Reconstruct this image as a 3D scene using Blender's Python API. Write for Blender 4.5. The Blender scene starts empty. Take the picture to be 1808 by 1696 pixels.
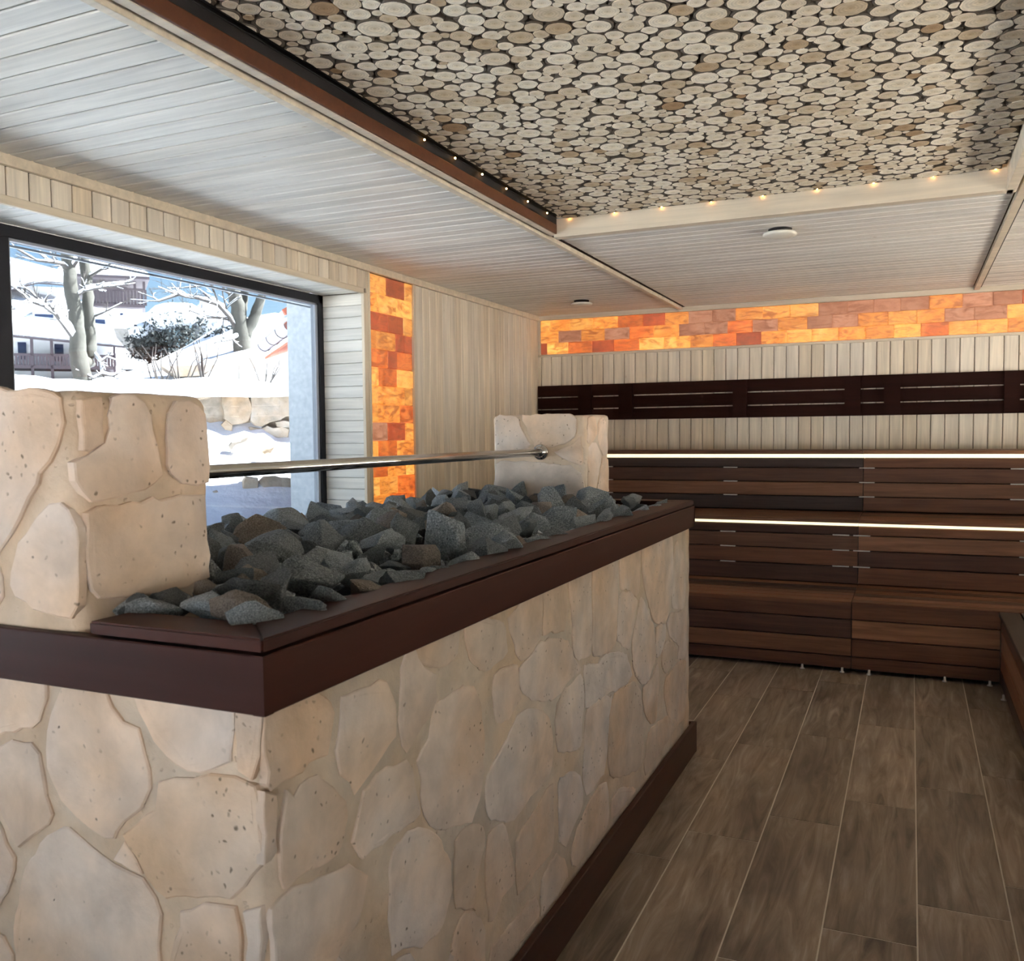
import bpy, bmesh, math, random
from mathutils import Matrix, Vector, noise, Euler
sc = bpy.context.scene
col = sc.collection
random.seed(7)
R = random.Random(11)

# ------------------------------------------------------------------ camera, sky, sun, exposure
cd = bpy.data.cameras.new('camera'); cam = bpy.data.objects.new('camera', cd); col.objects.link(cam)
cd.sensor_width = 36.0; cd.lens = 31.601; cd.clip_start = 0.05; cd.clip_end = 500
cam.matrix_world = Matrix.Translation((0, 0, 1.45)) @ Matrix(((0.914138,-0.011611,0.405236),(0.405275,0.051218,-0.912759),(-0.010158,0.998620,0.051526))).to_4x4()
cd.dof.use_dof = True; cd.dof.focus_distance = 3.4; cd.dof.aperture_fstop = 9.0
sc.camera = cam
SUN_EL, SUN_AZ = math.radians(44), math.radians(46)
world = bpy.data.worlds.new('sky'); sc.world = world; world.use_nodes = True
wn = world.node_tree; bg = wn.nodes['Background']
sky = wn.nodes.new('ShaderNodeTexSky'); sky.sky_type = 'NISHITA'; sky.sun_disc = False
sky.sun_elevation = SUN_EL; sky.sun_rotation = SUN_AZ; sky.air_density = 1.0; sky.dust_density = 0.6; sky.ozone_density = 1.5
wn.links.new(sky.outputs[0], bg.inputs[0]); bg.inputs[1].default_value = 0.105
sl = bpy.data.lights.new('sun', 'SUN'); so = bpy.data.objects.new('sun', sl); col.objects.link(so)
sl.energy = 26.0; sl.angle = math.radians(0.53); sl.color = (1.0, 0.965, 0.92)
sdir = Vector((math.sin(SUN_AZ) * math.cos(SUN_EL), math.cos(SUN_AZ) * math.cos(SUN_EL), math.sin(SUN_EL)))
so.rotation_euler = sdir.to_track_quat('Z', 'Y').to_euler(); so.location = (-20, 20, 30)
vs = sc.view_settings; vs.view_transform = 'Standard'; vs.look = 'None'; vs.gamma = 1.0; vs.exposure = 1.74
try: vs.use_curve_mapping = False
except Exception: pass
cy = sc.cycles
cy.use_denoising = True; cy.max_bounces = 10; cy.diffuse_bounces = 6; cy.glossy_bounces = 4; cy.transmission_bounces = 6
cy.transparent_max_bounces = 12; cy.sample_clamp_indirect = 40.0; cy.caustics_reflective = False; cy.caustics_refractive = True

# ------------------------------------------------------------------ helpers
def tag(o, label=None, cat=None, group=None, kind=None):
    if label: o['label'] = label
    if cat: o['category'] = cat
    if group: o['group'] = group
    if kind: o['kind'] = kind
    return o
def world_of(o):
    m = o.matrix_basis.copy()
    while o.parent:
        o = o.parent; m = o.matrix_basis @ m
    return m
def link(name, data, parent=None, mw=None):
    o = bpy.data.objects.new(name, data); col.objects.link(o)
    mw = mw if mw is not None else Matrix()
    if parent is not None:
        o.parent = parent; mw = world_of(parent).inverted() @ mw
    o.matrix_basis = mw
    return o
def empty(name, loc, label=None, cat=None, group=None, kind=None):
    o = bpy.data.objects.new(name, None); col.objects.link(o); o.location = loc
    o.empty_display_size = 0.1; o.matrix_basis = Matrix.Translation(loc)
    return tag(o, label, cat, group, kind)
def mesh(name, vs_, fs, m=None, smooth=False):
    me = bpy.data.meshes.new(name); me.from_pydata([tuple(v) for v in vs_], [], fs); me.update()
    if m: me.materials.append(m)
    if smooth: me.polygons.foreach_set('use_smooth', [True] * len(me.polygons))
    return me
def bm_mesh(name, bm, m=None, smooth=False):
    me = bpy.data.meshes.new(name); bm.to_mesh(me); bm.free()
    if m: me.materials.append(m)
    if smooth: me.polygons.foreach_set('use_smooth', [True] * len(me.polygons))
    return me
def frame_m(o, x, z):
    x = Vector(x).normalized(); z = Vector(z).normalized(); y = z.cross(x).normalized(); z = x.cross(y)
    m = Matrix((x, y, z)).transposed().to_4x4(); m.translation = Vector(o); return m
_pc = {}
def plank_mesh(L, W, T, m, c=0.004, gap=0.0):
    """board: length along X, width along Y, face up at +Z (z from -T to 0), chamfered face edges"""
    k = (round(L, 4), round(W, 4), round(T, 4), m.name, round(c, 4))
    if k in _pc: return _pc[k]
    a, b = L / 2, W / 2; e = min(c, 0.0025)
    prof = [(-b, -T), (-b, -c), (-b + c, 0), (b - c, 0), (b, -c), (b, -T)]
    v = [(-a, y, z) for y, z in prof] + [(a, y, z) for y, z in prof]
    f = [(i, i + 6, (i + 1) % 6 + 6, (i + 1) % 6) for i in range(6)] + [tuple(range(6)), tuple(range(11, 5, -1))]
    f = [tuple(reversed(q)) for q in f]
    me = mesh('board', v, f, m); _pc[k] = me; return me
def board(name, parent, center_face, xaxis, normal, L, W, T, m, c=0.004):
    return link(name, plank_mesh(L, W, T, m, c), parent, frame_m(center_face, xaxis, normal))
def box_bm(bm, lo, hi):
    vv = [bm.verts.new((x, y, z)) for z in (lo[2], hi[2]) for y in (lo[1], hi[1]) for x in (lo[0], hi[0])]
    for q in ((0, 2, 3, 1), (4, 5, 7, 6), (0, 1, 5, 4), (2, 6, 7, 3), (0, 4, 6, 2), (1, 3, 7, 5)):
        bm.faces.new([vv[i] for i in q])
def box(name, lo, hi, m, parent=None, bev=0.0, origin=None):
    c = Vector([(a + b) / 2 for a, b in zip(lo, hi)]); bm = bmesh.new()
    box_bm(bm, Vector(lo) - c, Vector(hi) - c)
    if bev: bmesh.ops.bevel(bm, geom=bm.edges[:], offset=bev, segments=2, affect='EDGES', profile=0.6)
    return link(name, bm_mesh(name, bm, m), parent, Matrix.Translation(c))
def boxes(name, lst, m, parent=None):
    lo, hi = lst[0]; c = Vector([(a + b) / 2 for a, b in zip(lo, hi)]); bm = bmesh.new()
    for lo, hi in lst: box_bm(bm, Vector(lo) - c, Vector(hi) - c)
    return link(name, bm_mesh(name, bm, m), parent, Matrix.Translation(c))
def tube_into(vv, ff, pts, rad, n=8, caps=True):
    pts = [Vector(p) for p in pts]; base = len(vv); up = Vector((0.13, 0.21, 1)).normalized()
    for i, p in enumerate(pts):
        d = (pts[min(i + 1, len(pts) - 1)] - pts[max(i - 1, 0)]).normalized()
        a = d.cross(up)
        if a.length < 1e-3: a = d.cross(Vector((1, 0, 0)))
        a.normalize(); b = d.cross(a)
        r = rad[i] if hasattr(rad, '__len__') else rad
        for k in range(n):
            t = 2 * math.pi * k / n; vv.append(p + a * math.cos(t) * r + b * math.sin(t) * r)
    for i in range(len(pts) - 1):
        for k in range(n):
            q = base + i * n; k2 = (k + 1) % n
            ff.append((q + k, q + k2, q + n + k2, q + n + k))
    if caps:
        ff.append(tuple(base + k for k in range(n - 1, -1, -1)))
        ff.append(tuple(base + (len(pts) - 1) * n + k for k in range(n)))
def tube(name, pts, rad, m, parent=None, n=16, smooth=True):
    c = Vector(pts[0]); vv, ff = [], []
    tube_into(vv, ff, [Vector(p) - c for p in pts], rad, n)
    return link(name, mesh(name, vv, ff, m, smooth), parent, Matrix.Translation(c))
def lathe(name, prof, m, parent, mw, n=28):
    vv, ff = [], []
    for r, z in prof:
        for k in range(n):
            t = 2 * math.pi * k / n; vv.append((r * math.cos(t), r * math.sin(t), z))
    for i in range(len(prof) - 1):
        for k in range(n):
            k2 = (k + 1) % n; ff.append((i * n + k, i * n + k2, (i + 1) * n + k2, (i + 1) * n + k))
    ff.append(tuple(range(n - 1, -1, -1))); ff.append(tuple((len(prof) - 1) * n + k for k in range(n)))
    return link(name, mesh(name, vv, ff, m, True), parent, mw)

# ------------------------------------------------------------------ materials
class NT:
    def __init__(s, name):
        s.m = bpy.data.materials.new(name); s.m.use_nodes = True; s.t = s.m.node_tree
        s.p = s.t.nodes['Principled BSDF']; s.n = s.t.nodes; s.l = s.t.links
    def new(s, typ, **kw):
        n = s.n.new(typ)
        for k, v in kw.items():
            if k.startswith('i_'):
                kk = k[2:]; n.inputs[int(kk) if kk.isdigit() else kk.replace('_', ' ')].default_value = v
            else: setattr(n, k, v)
        return n
    def lk(s, a, b): s.l.new(a, b)
    def coords(s, scale, coord='Object', rnd=True):
        tc = s.new('ShaderNodeTexCoord'); out = tc.outputs[coord]
        if rnd:
            oi = s.new('ShaderNodeObjectInfo'); mu = s.new('ShaderNodeMath', operation='MULTIPLY', i_1=37.0)
            s.lk(oi.outputs['Random'], mu.inputs[0])
            va = s.new('ShaderNodeVectorMath', operation='ADD'); s.lk(out, va.inputs[0]); s.lk(mu.outputs[0], va.inputs[1]); out = va.outputs[0]
        mp = s.new('ShaderNodeMapping'); mp.inputs['Scale'].default_value = scale; s.lk(out, mp.inputs[0]); return mp.outputs[0]
    def noise(s, vec, scale, detail=4, rough=0.55, dist=0.0):
        n = s.new('ShaderNodeTexNoise'); n.inputs['Scale'].default_value = scale; n.inputs['Detail'].default_value = detail
        n.inputs['Roughness'].default_value = rough; n.inputs['Distortion'].default_value = dist; s.lk(vec, n.inputs['Vector']); return n.outputs[0]
    def ramp(s, fac, stops):
        r = s.new('ShaderNodeValToRGB'); e = r.color_ramp.elements
        while len(e) < len(stops): e.new(0.5)
        for q, (p, c) in zip(e, stops): q.position = p; q.color = (*c, 1) if len(c) == 3 else c
        s.lk(fac, r.inputs[0]); return r.outputs[0]
    def mix(s, fac, a, b, typ='MIX'):
        n = s.new('ShaderNodeMix', data_type='RGBA', blend_type=typ)
        for sock, v in ((n.inputs[0], fac), (n.inputs[6], a), (n.inputs[7], b)):
            if isinstance(v, (int, float)): sock.default_value = v
            elif isinstance(v, tuple): sock.default_value = (*v, 1)
            else: s.lk(v, sock)
        return n.outputs[2]
    def rand(s, lo, hi):
        oi = s.new('ShaderNodeObjectInfo'); mr = s.new('ShaderNodeMapRange', i_3=lo, i_4=hi); s.lk(oi.outputs['Random'], mr.inputs[0]); return mr.outputs[0]
    def rand_ramp(s, stops):
        oi = s.new('ShaderNodeObjectInfo'); return s.ramp(oi.outputs['Random'], stops)
    def scale_col(s, c, f):
        n = s.new('ShaderNodeVectorMath', operation='SCALE'); s.lk(c, n.inputs[0])
        if isinstance(f, (int, float)): n.inputs['Scale'].default_value = f
        else: s.lk(f, n.inputs['Scale'])
        return n.outputs[0]
    def bump(s, h, st, dist=0.01):
        b = s.new('ShaderNodeBump'); b.inputs['Strength'].default_value = st; b.inputs['Distance'].default_value = dist
        s.lk(h, b.inputs['Height']); s.lk(b.outputs[0], s.p.inputs['Normal'])
    def base(s, c):
        if isinstance(c, tuple): s.p.inputs['Base Color'].default_value = (*c, 1)
        else: s.lk(c, s.p.inputs['Base Color'])
    def rough(s, r): s.p.inputs['Roughness'].default_value = r
    def spec(s, v): s.p.inputs['Specular IOR Level'].default_value = v
def wood(name, tints, dark=0.72, rough=0.5, spec=0.4, grain=(1.1, 22, 22), bump=0.12, knots=False):
    t = NT(name); v = t.coords(grain); n1 = t.noise(v, 1.6, 5, 0.6, 0.6)
    v2 = t.coords((0.5, 6, 6)); n2 = t.noise(v2, 2.0, 2, 0.5)
    c = t.rand_ramp(tints)
    f = t.new('ShaderNodeMapRange', i_1=0.3, i_2=0.7, i_3=dark, i_4=1.08); t.lk(n1, f.inputs[0])
    f2 = t.new('ShaderNodeMapRange', i_1=0.3, i_2=0.7, i_3=0.88, i_4=1.08); t.lk(n2, f2.inputs[0])
    mm = t.new('ShaderNodeMath', operation='MULTIPLY'); t.lk(f.outputs[0], mm.inputs[0]); t.lk(f2.outputs[0], mm.inputs[1])
    c = t.scale_col(c, mm.outputs[0])
    if knots:
        v3 = t.coords((3.0, 11, 11)); vo = t.new('ShaderNodeTexVoronoi'); vo.inputs['Scale'].default_value = 1.0; t.lk(v3, vo.inputs['Vector'])
        k = t.ramp(vo.outputs['Distance'], [(0.0, (0.42, 0.30, 0.20)), (0.020, (0.65, 0.52, 0.40)), (0.045, (1, 1, 1))]); c = t.mix(0.8, c, k, 'MULTIPLY')
    t.base(c); t.rough(rough); t.spec(spec); t.bump(n1, bump, 0.004); return t.m
def plain(name, c, rough=0.6, metal=0.0, spec=0.5, nscale=0, nbump=0.0):
    t = NT(name); t.base(c); t.rough(rough); t.spec(spec); t.p.inputs['Metallic'].default_value = metal
    if nscale:
        v = t.coords((1, 1, 1)); n = t.noise(v, nscale, 4); t.bump(n, nbump, 0.01)
        f = t.new('ShaderNodeMapRange', i_1=0.3, i_2=0.7, i_3=0.85, i_4=1.1); t.lk(n, f.inputs[0])
        rgb = t.new('ShaderNodeRGB'); rgb.outputs[0].default_value = (*c, 1); t.base(t.scale_col(rgb.outputs[0], f.outputs[0]))
    return t.m
def emit(name, c, s):
    t = NT(name); t.base((0.8, 0.75, 0.65)); t.p.inputs['Emission Color'].default_value = (*c, 1); t.p.inputs['Emission Strength'].default_value = s; return t.m

M = {}
M['pale'] = wood('pale_linden_boards', [(0, (0.64, 0.54, 0.40)), (0.35, (0.76, 0.67, 0.53)), (0.7, (0.70, 0.63, 0.52)), (1, (0.74, 0.62, 0.45))], 0.78, 0.55, 0.3, knots=True)
M['white'] = wood('whitewashed_boards', [(0, (0.66, 0.63, 0.565)), (0.5, (0.74, 0.715, 0.65)), (1, (0.70, 0.655, 0.57))], 0.80, 0.5, 0.3, knots=True)
M['paletrim'] = wood('pale_trim', [(0, (0.60, 0.51, 0.38)), (1, (0.68, 0.59, 0.45))], 0.86, 0.5, 0.3)
M['darkplank'] = wood('thermo_treated_boards', [(0, (0.065, 0.030, 0.021)), (0.2, (0.23, 0.098, 0.048)), (0.4, (0.085, 0.042, 0.028)), (0.6, (0.30, 0.140, 0.070)), (0.8, (0.050, 0.032, 0.028)), (1, (0.22, 0.088, 0.040))], 0.62, 0.46, 0.18, (1.4, 26, 26))
M['darkslat'] = wood('near_black_brown_slats', [(0, (0.018, 0.0060, 0.0042)), (1, (0.026, 0.009, 0.006))], 0.7, 0.65, 0.06)
M['rim'] = wood('mahogany_brown_rim', [(0, (0.046, 0.016, 0.012)), (1, (0.064, 0.020, 0.013))], 0.84, 0.45, 0.14, (0.8, 18, 18), 0.05)
M['skirt'] = wood('dark_red_brown_skirting', [(0, (0.055, 0.017, 0.010)), (1, (0.06, 0.02, 0.011))], 0.8, 0.45, 0.3)
M['shadebrown'] = wood('shaded_edge_board', [(0, (0.095, 0.033, 0.013)), (1, (0.11, 0.037, 0.015))], 0.8, 0.5, 0.3)  # pale edge wood coloured brown as it looks in shade
M['backing'] = plain('shadow_joint_backing', (0.13, 0.10, 0.065), 0.9)
M['black'] = plain('black_backing', (0.012, 0.010, 0.009), 0.95)
M['plaster'] = plain('plain_plaster', (0.60, 0.52, 0.40), 0.9)
M['anthracite'] = plain('anthracite_window_frame', (0.011, 0.012, 0.017), 0.5, spec=0.25)
M['rubber'] = plain('grey_gasket', (0.30, 0.32, 0.36), 0.5)
M['outrender'] = plain('white_outside_render', (0.74, 0.76, 0.78), 0.85, nscale=30, nbump=0.2)
M['chrome'] = plain('polished_steel', (0.62, 0.60, 0.57), 0.16, 1.0)
M['ventwhite'] = plain('cream_plastic', (0.72, 0.68, 0.58), 0.5)
M['grout'] = plain('light_grout', (0.60, 0.54, 0.45), 0.9)
M['led'] = emit('warm_led', (1.0, 0.88, 0.50), 0.42)
M['ledoff'] = plain('led_joint', (0.55, 0.55, 0.6), 0.4)
M['dot'] = emit('amber_bulb', (1.0, 0.50, 0.14), 14.0)
M['spacer'] = plain('grey_spacer', (0.50, 0.46, 0.42), 0.5)

def tile_mat():
    t = NT('wood_look_tile'); v = t.coords((1.6, 14, 14)); n = t.noise(v, 1.3, 6, 0.62, 1.4)
    v2 = t.coords((1.2, 3.0, 3)); n2 = t.noise(v2, 1.7, 3, 0.5, 0.4)
    c = t.ramp(n, [(0.24, (0.07, 0.047, 0.031)), (0.40, (0.185, 0.135, 0.093)), (0.56, (0.27, 0.208, 0.152)), (0.74, (0.40, 0.335, 0.27))])
    c2 = t.ramp(n2, [(0.30, (0.60, 0.58, 0.58)), (0.5, (1, 1, 1)), (0.72, (1.18, 1.15, 1.12))])
    c = t.mix(1.0, c, c2, 'MULTIPLY'); c = t.scale_col(c, t.rand(0.84, 1.12)); t.base(c); t.rough(0.42); t.spec(0.45); t.bump(n, 0.12, 0.003); return t.m
M['tile'] = tile_mat()
def stone_mat(name, tints, pit=1.0, bump=0.5, lo=0.74):
    t = NT(name); v = t.coords((1, 1, 1)); n = t.noise(v, 7, 5, 0.6, 0.3); nf = t.noise(v, 60, 4, 0.6)
    c = t.rand_ramp(tints); f = t.new('ShaderNodeMapRange', i_1=0.3, i_2=0.7, i_3=lo, i_4=1.10); t.lk(n, f.inputs[0]); c = t.scale_col(c, f.outputs[0])
    warm = t.ramp(t.noise(v, 3.1, 3), [(0.42, (1, 1, 1)), (0.66, (1.06, 0.93, 0.78))]); c = t.mix(1.0, c, warm, 'MULTIPLY')
    vo = t.new('ShaderNodeTexVoronoi'); vo.inputs['Scale'].default_value = 52; vo.inputs['Randomness'].default_value = 1.0
    vd = t.new('ShaderNodeVectorMath', operation='ADD'); nn = t.new('ShaderNodeTexNoise'); nn.inputs['Scale'].default_value = 40; t.lk(v, nn.inputs['Vector'])
    sc_ = t.new('ShaderNodeVectorMath', operation='SCALE'); sc_.inputs['Scale'].default_value = 0.02; t.lk(nn.outputs[1], sc_.inputs[0]); t.lk(v, vd.inputs[0]); t.lk(sc_.outputs[0], vd.inputs[1]); t.lk(vd.outputs[0], vo.inputs['Vector'])
    gate = t.ramp(t.noise(v, 5.0, 2), [(0.46, (0, 0, 0)), (0.56, (1, 1, 1))])
    pits = t.ramp(vo.outputs['Distance'], [(0.10, (1, 1, 1)), (0.22, (0, 0, 0))])
    vr = t.ramp(vo.outputs['Color'], [(0.45, (0, 0, 0)), (0.55, (1, 1, 1))])
    pm = t.mix(1.0, t.mix(1.0, pits, gate, 'MULTIPLY'), vr, 'MULTIPLY')
    pm2 = t.scale_col(pm, 0.62 * pit); c = t.mix(pm2, c, (0.16, 0.115, 0.075)); t.base(c); t.rough(0.82); t.spec(0.25)
    h = t.mix(0.5, n, nf); h2 = t.mix(1.0, h, t.scale_col(pm, 0.6), 'SUBTRACT'); t.bump(h2, bump, 0.008); return t.m
M['stone'] = stone_mat('pale_sandstone', [(0, (0.71, 0.585, 0.485)), (0.3, (0.76, 0.66, 0.59)), (0.55, (0.68, 0.54, 0.42)), (0.8, (0.75, 0.635, 0.555)), (1, (0.70, 0.56, 0.45))], 1.3, 0.35)
M['mortar'] = stone_mat('sandy_mortar', [(0, (0.65, 0.54, 0.43)), (1, (0.65, 0.54, 0.43))], 0.25, 0.6)
M['extstone'] = stone_mat('brown_grey_wall_stone', [(0, (0.36, 0.30, 0.24)), (0.4, (0.46, 0.42, 0.37)), (0.7, (0.45, 0.33, 0.22)), (1, (0.40, 0.37, 0.33))], 0.5, 1.0, 0.6)
def rock_mat(name, c1, c2, c3):
    t = NT(name); v = t.coords((1, 1, 1)); n = t.noise(v, 22, 6, 0.7, 0.5); nf = t.noise(v, 240, 3, 0.6); ns = t.noise(t.coords((6, 40, 14)), 1.5, 4)
    c = t.ramp(n, [(0.3, c1), (0.5, c2), (0.72, c3)]); sp = t.ramp(nf, [(0.36, (0.5, 0.5, 0.52)), (0.5, (1, 1, 1)), (0.66, (1.5, 1.5, 1.48))])  # granite mottling, widened to stand in for lit and shaded facets
    c = t.mix(0.85, c, sp, 'MULTIPLY'); c = t.scale_col(c, t.rand(0.80, 1.75)); t.base(c); t.rough(0.65); t.spec(0.3)
    t.bump(t.mix(0.5, n, ns), 1.0, 0.02); return t.m
M['rock'] = rock_mat('blue_grey_granite', (0.07, 0.080, 0.088), (0.25, 0.280, 0.300), (0.58, 0.62, 0.64))
M['rockb'] = rock_mat('brownish_granite', (0.09, 0.075, 0.064), (0.24, 0.198, 0.165), (0.44, 0.38, 0.32))
M['rockd'] = rock_mat('dark_charcoal_granite', (0.05, 0.056, 0.062), (0.135, 0.148, 0.158), (0.30, 0.32, 0.33))
def salt_mat(name, stops, s, contrast=1.0):
    t = NT(name); v = t.coords((1, 1, 1)); n = t.noise(v, 9, 5, 0.6, 1.2); vs2 = t.coords((5, 5, 16)); n2 = t.noise(vs2, 1.3, 4, 0.6, 2.0)
    c = t.ramp(n, stops); st = t.ramp(n2, [(0.38, (0.26, 0.13, 0.10)), (0.47, (0.75, 0.66, 0.58)), (0.55, (1, 1, 1)), (0.7, (1.25, 1.2, 1.1))]); c = t.mix(0.8 * contrast, c, st, 'MULTIPLY')
    t.base((0.30, 0.13, 0.07)); t.lk(c, t.p.inputs['Emission Color']); t.lk(t.rand(s * 0.72, s * 1.2), t.p.inputs['Emission Strength']); t.rough(0.55); t.bump(n, 0.4, 0.01); return t.m
M['salt1'] = salt_mat('salt_amber', [(0.25, (0.75, 0.20, 0.02)), (0.5, (0.95, 0.34, 0.05)), (0.8, (1.0, 0.50, 0.12))], 0.30)
M['salt2'] = salt_mat('salt_orange', [(0.25, (0.55, 0.07, 0.01)), (0.5, (0.85, 0.17, 0.02)), (0.8, (0.95, 0.33, 0.06))], 0.27)
M['salt3'] = salt_mat('salt_red', [(0.25, (0.22, 0.02, 0.008)), (0.5, (0.45, 0.05, 0.015)), (0.8, (0.75, 0.15, 0.03))], 0.25)
M['salt4'] = salt_mat('salt_yellow', [(0.25, (0.85, 0.27, 0.03)), (0.5, (1.0, 0.45, 0.085)), (0.8, (1.0, 0.58, 0.17))], 0.31, 0.8)
M['salt5'] = salt_mat('salt_rose', [(0.25, (0.46, 0.18, 0.11)), (0.5, (0.68, 0.32, 0.19)), (0.8, (0.80, 0.46, 0.30))], 0.17)
def slice_mat():
    t = NT('log_slice_end_grain'); uv = t.new('ShaderNodeUVMap'); uv.uv_map = 'UVMap'
    at = t.new('ShaderNodeAttribute'); at.attribute_name = 'tone'
    ln = t.new('ShaderNodeVectorMath', operation='LENGTH'); t.lk(uv.outputs[0], ln.inputs[0])
    tc = t.new('ShaderNodeTexCoord'); nz = t.noise(tc.outputs['Object'], 45, 4, 0.6); nl = t.noise(tc.outputs['Object'], 6, 2)
    ad = t.new('ShaderNodeMath', operation='MULTIPLY_ADD', i_1=0.22); t.lk(nz, ad.inputs[0]); t.lk(ln.outputs['Value'], ad.inputs[2])
    mu = t.new('ShaderNodeMath', operation='MULTIPLY', i_1=34.0); t.lk(ad.outputs[0], mu.inputs[0]); sn = t.new('ShaderNodeMath', operation='SINE'); t.lk(mu.outputs[0], sn.inputs[0])
    rg = t.new('ShaderNodeMapRange', i_1=-1.0, i_2=1.0, i_3=0.88, i_4=1.05); t.lk(sn.outputs[0], rg.inputs[0])
    c = t.ramp(at.outputs['Fac'], [(0, (0.30, 0.18, 0.09)), (0.10, (0.46, 0.33, 0.20)), (0.3, (0.55, 0.44, 0.30)), (0.6, (0.70, 0.61, 0.47)), (1, (0.82, 0.75, 0.62))])
    rad = t.ramp(ad.outputs[0], [(0.0, (0.70, 0.60, 0.47)), (0.3, (0.92, 0.88, 0.80)), (0.75, (1.0, 1.0, 1.0)), (0.98, (1.14, 1.13, 1.10)), (1.06, (0.35, 0.26, 0.18)), (1.12, (0.06, 0.045, 0.035))])
    c = t.mix(0.9, c, rad, 'MULTIPLY'); c = t.scale_col(c, rg.outputs[0])
    fz = t.new('ShaderNodeMapRange', i_1=0.3, i_2=0.7, i_3=0.82, i_4=1.1); t.lk(nz, fz.inputs[0]); c = t.scale_col(c, fz.outputs[0])
    t.base(c); t.rough(0.75); t.spec(0.2); t.bump(nz, 0.25, 0.004); return t.m
M['slice'] = slice_mat()
def snow_mat():
    t = NT('snow'); tc = t.new('ShaderNodeTexCoord'); n = t.noise(tc.outputs['Object'], 3.0, 6, 0.6); t.base((0.80, 0.83, 0.88)); t.rough(0.7); t.spec(0.2); t.bump(n, 0.35, 0.15); return t.m
M['snow'] = snow_mat()
M['bark'] = plain('grey_green_bark', (0.060, 0.056, 0.046), 0.9, nscale=14, nbump=0.8)
M['twig'] = plain('brown_twig', (0.05, 0.042, 0.038), 0.9)
M['housewall'] = plain('white_house_render', (0.80, 0.80, 0.80), 0.9)
M['housewood'] = plain('weathered_purple_brown_wood', (0.060, 0.045, 0.052), 0.85)
M['houseglass'] = plain('dark_blue_window', (0.03, 0.045, 0.10), 0.1)
M['foliage'] = plain('dark_evergreen_foliage', (0.035, 0.040, 0.038), 0.8)
M['zinc'] = plain('grey_violet_zinc', (0.34, 0.32, 0.36), 0.45, 0.4)
M['redtile'] = plain('red_clay_tile', (0.50, 0.12, 0.06), 0.8)
M['greywood'] = plain('grey_weathered_boards', (0.22, 0.20, 0.18), 0.9, nscale=12, nbump=0.5)
def glass_mat(name='window_glass', tint=(0.955, 0.975, 0.985)):
    t = NT(name); n = t.n; tr = n.new('ShaderNodeBsdfTransparent'); tr.inputs[0].default_value = (*tint, 1)
    gl = n.new('ShaderNodeBsdfGlossy'); gl.inputs['Roughness'].default_value = 0.0; fr = n.new('ShaderNodeFresnel'); fr.inputs[0].default_value = 1.45
    ge = n.new('ShaderNodeNewGeometry'); mr = t.new('ShaderNodeMapRange', i_3=1.0, i_4=0.0); t.lk(ge.outputs['Backfacing'], mr.inputs[0]); mm = t.new('ShaderNodeMath', operation='MULTIPLY'); t.lk(fr.outputs[0], mm.inputs[0]); t.lk(mr.outputs[0], mm.inputs[1])
    mx = n.new('ShaderNodeMixShader'); t.lk(mm.outputs[0], mx.inputs[0]); t.lk(tr.outputs[0], mx.inputs[1]); t.lk(gl.outputs[0], mx.inputs[2])
    t.lk(mx.outputs[0], n['Material Output'].inputs[0]); return t.m
M['glass'] = glass_mat()
M['warmglass'] = glass_mat('warm_filter_glass', (0.97, 0.93, 0.87))  # warm tint added to filter light from the added side band
M['pinkglass'] = glass_mat('pink_filter_glass', (0.94, 0.925, 0.91))  # faint pink added to warm light from the added glazed front
M['dimglass'] = glass_mat('daylight_dimming_glass', (0.66, 0.70, 0.725))  # tint added to dim daylight and view through the left window

# ------------------------------------------------------------------ room constants (metres)
XL, XR, YF, YB, H = -3.08, 2.55, 7.55, -3.0, 2.50
PIT = 0.0965
OY0, OY1, OZ0, OZ1 = -1.90, 4.72, 0.32, 2.325          # window opening in the left wall
XW, XO = -3.38, -3.62                                   # frame plane, outside wall face

# floor
flo = box('floor', (XO, YB, -0.12), (XR + 0.1, YF + 0.1, -0.0012), M['grout']); tag(flo, 'floor of brown grey wood-look tiles with pale joints', 'floor', kind='structure')
gx = [-0.73 + 0.2545 * i for i in range(-10, 13)]
offs = {-10: .3, -9: .55, -8: .8, -7: .05, -6: .4, -5: .6, -4: .85, -3: .2, -2: .45, -1: .945, 0: .19, 1: .435, 2: .70, 3: .95, 4: .18, 5: .4, 6: .65, 7: .9, 8: .1, 9: .3, 10: .5, 11: .7}
for i in range(-10, 12):
    x0, x1 = -0.73 + 0.2545 * i, -0.73 + 0.2545 * (i + 1)
    if x0 > 0.6 or x1 < -3.0: continue
    y = -1.0 + offs[i] - 1.0
    while y < 6.2:
        ya, yb = max(y, -1.6), min(y + 1.0, YF)
        hidden = (x1 < -0.98 and ya < 3.9 and ya > 1.0 and x0 > -2.2)
        if yb - ya > 0.1 and not hidden:
            board('tile', flo, ((x0 + x1) / 2, (ya + yb) / 2, 0), (0, 1, 0), (0, 0, 1), yb - ya - 0.0046, x1 - x0 - 0.0046, 0.008, M['tile'], 0.0008)
        y += 1.0

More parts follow.
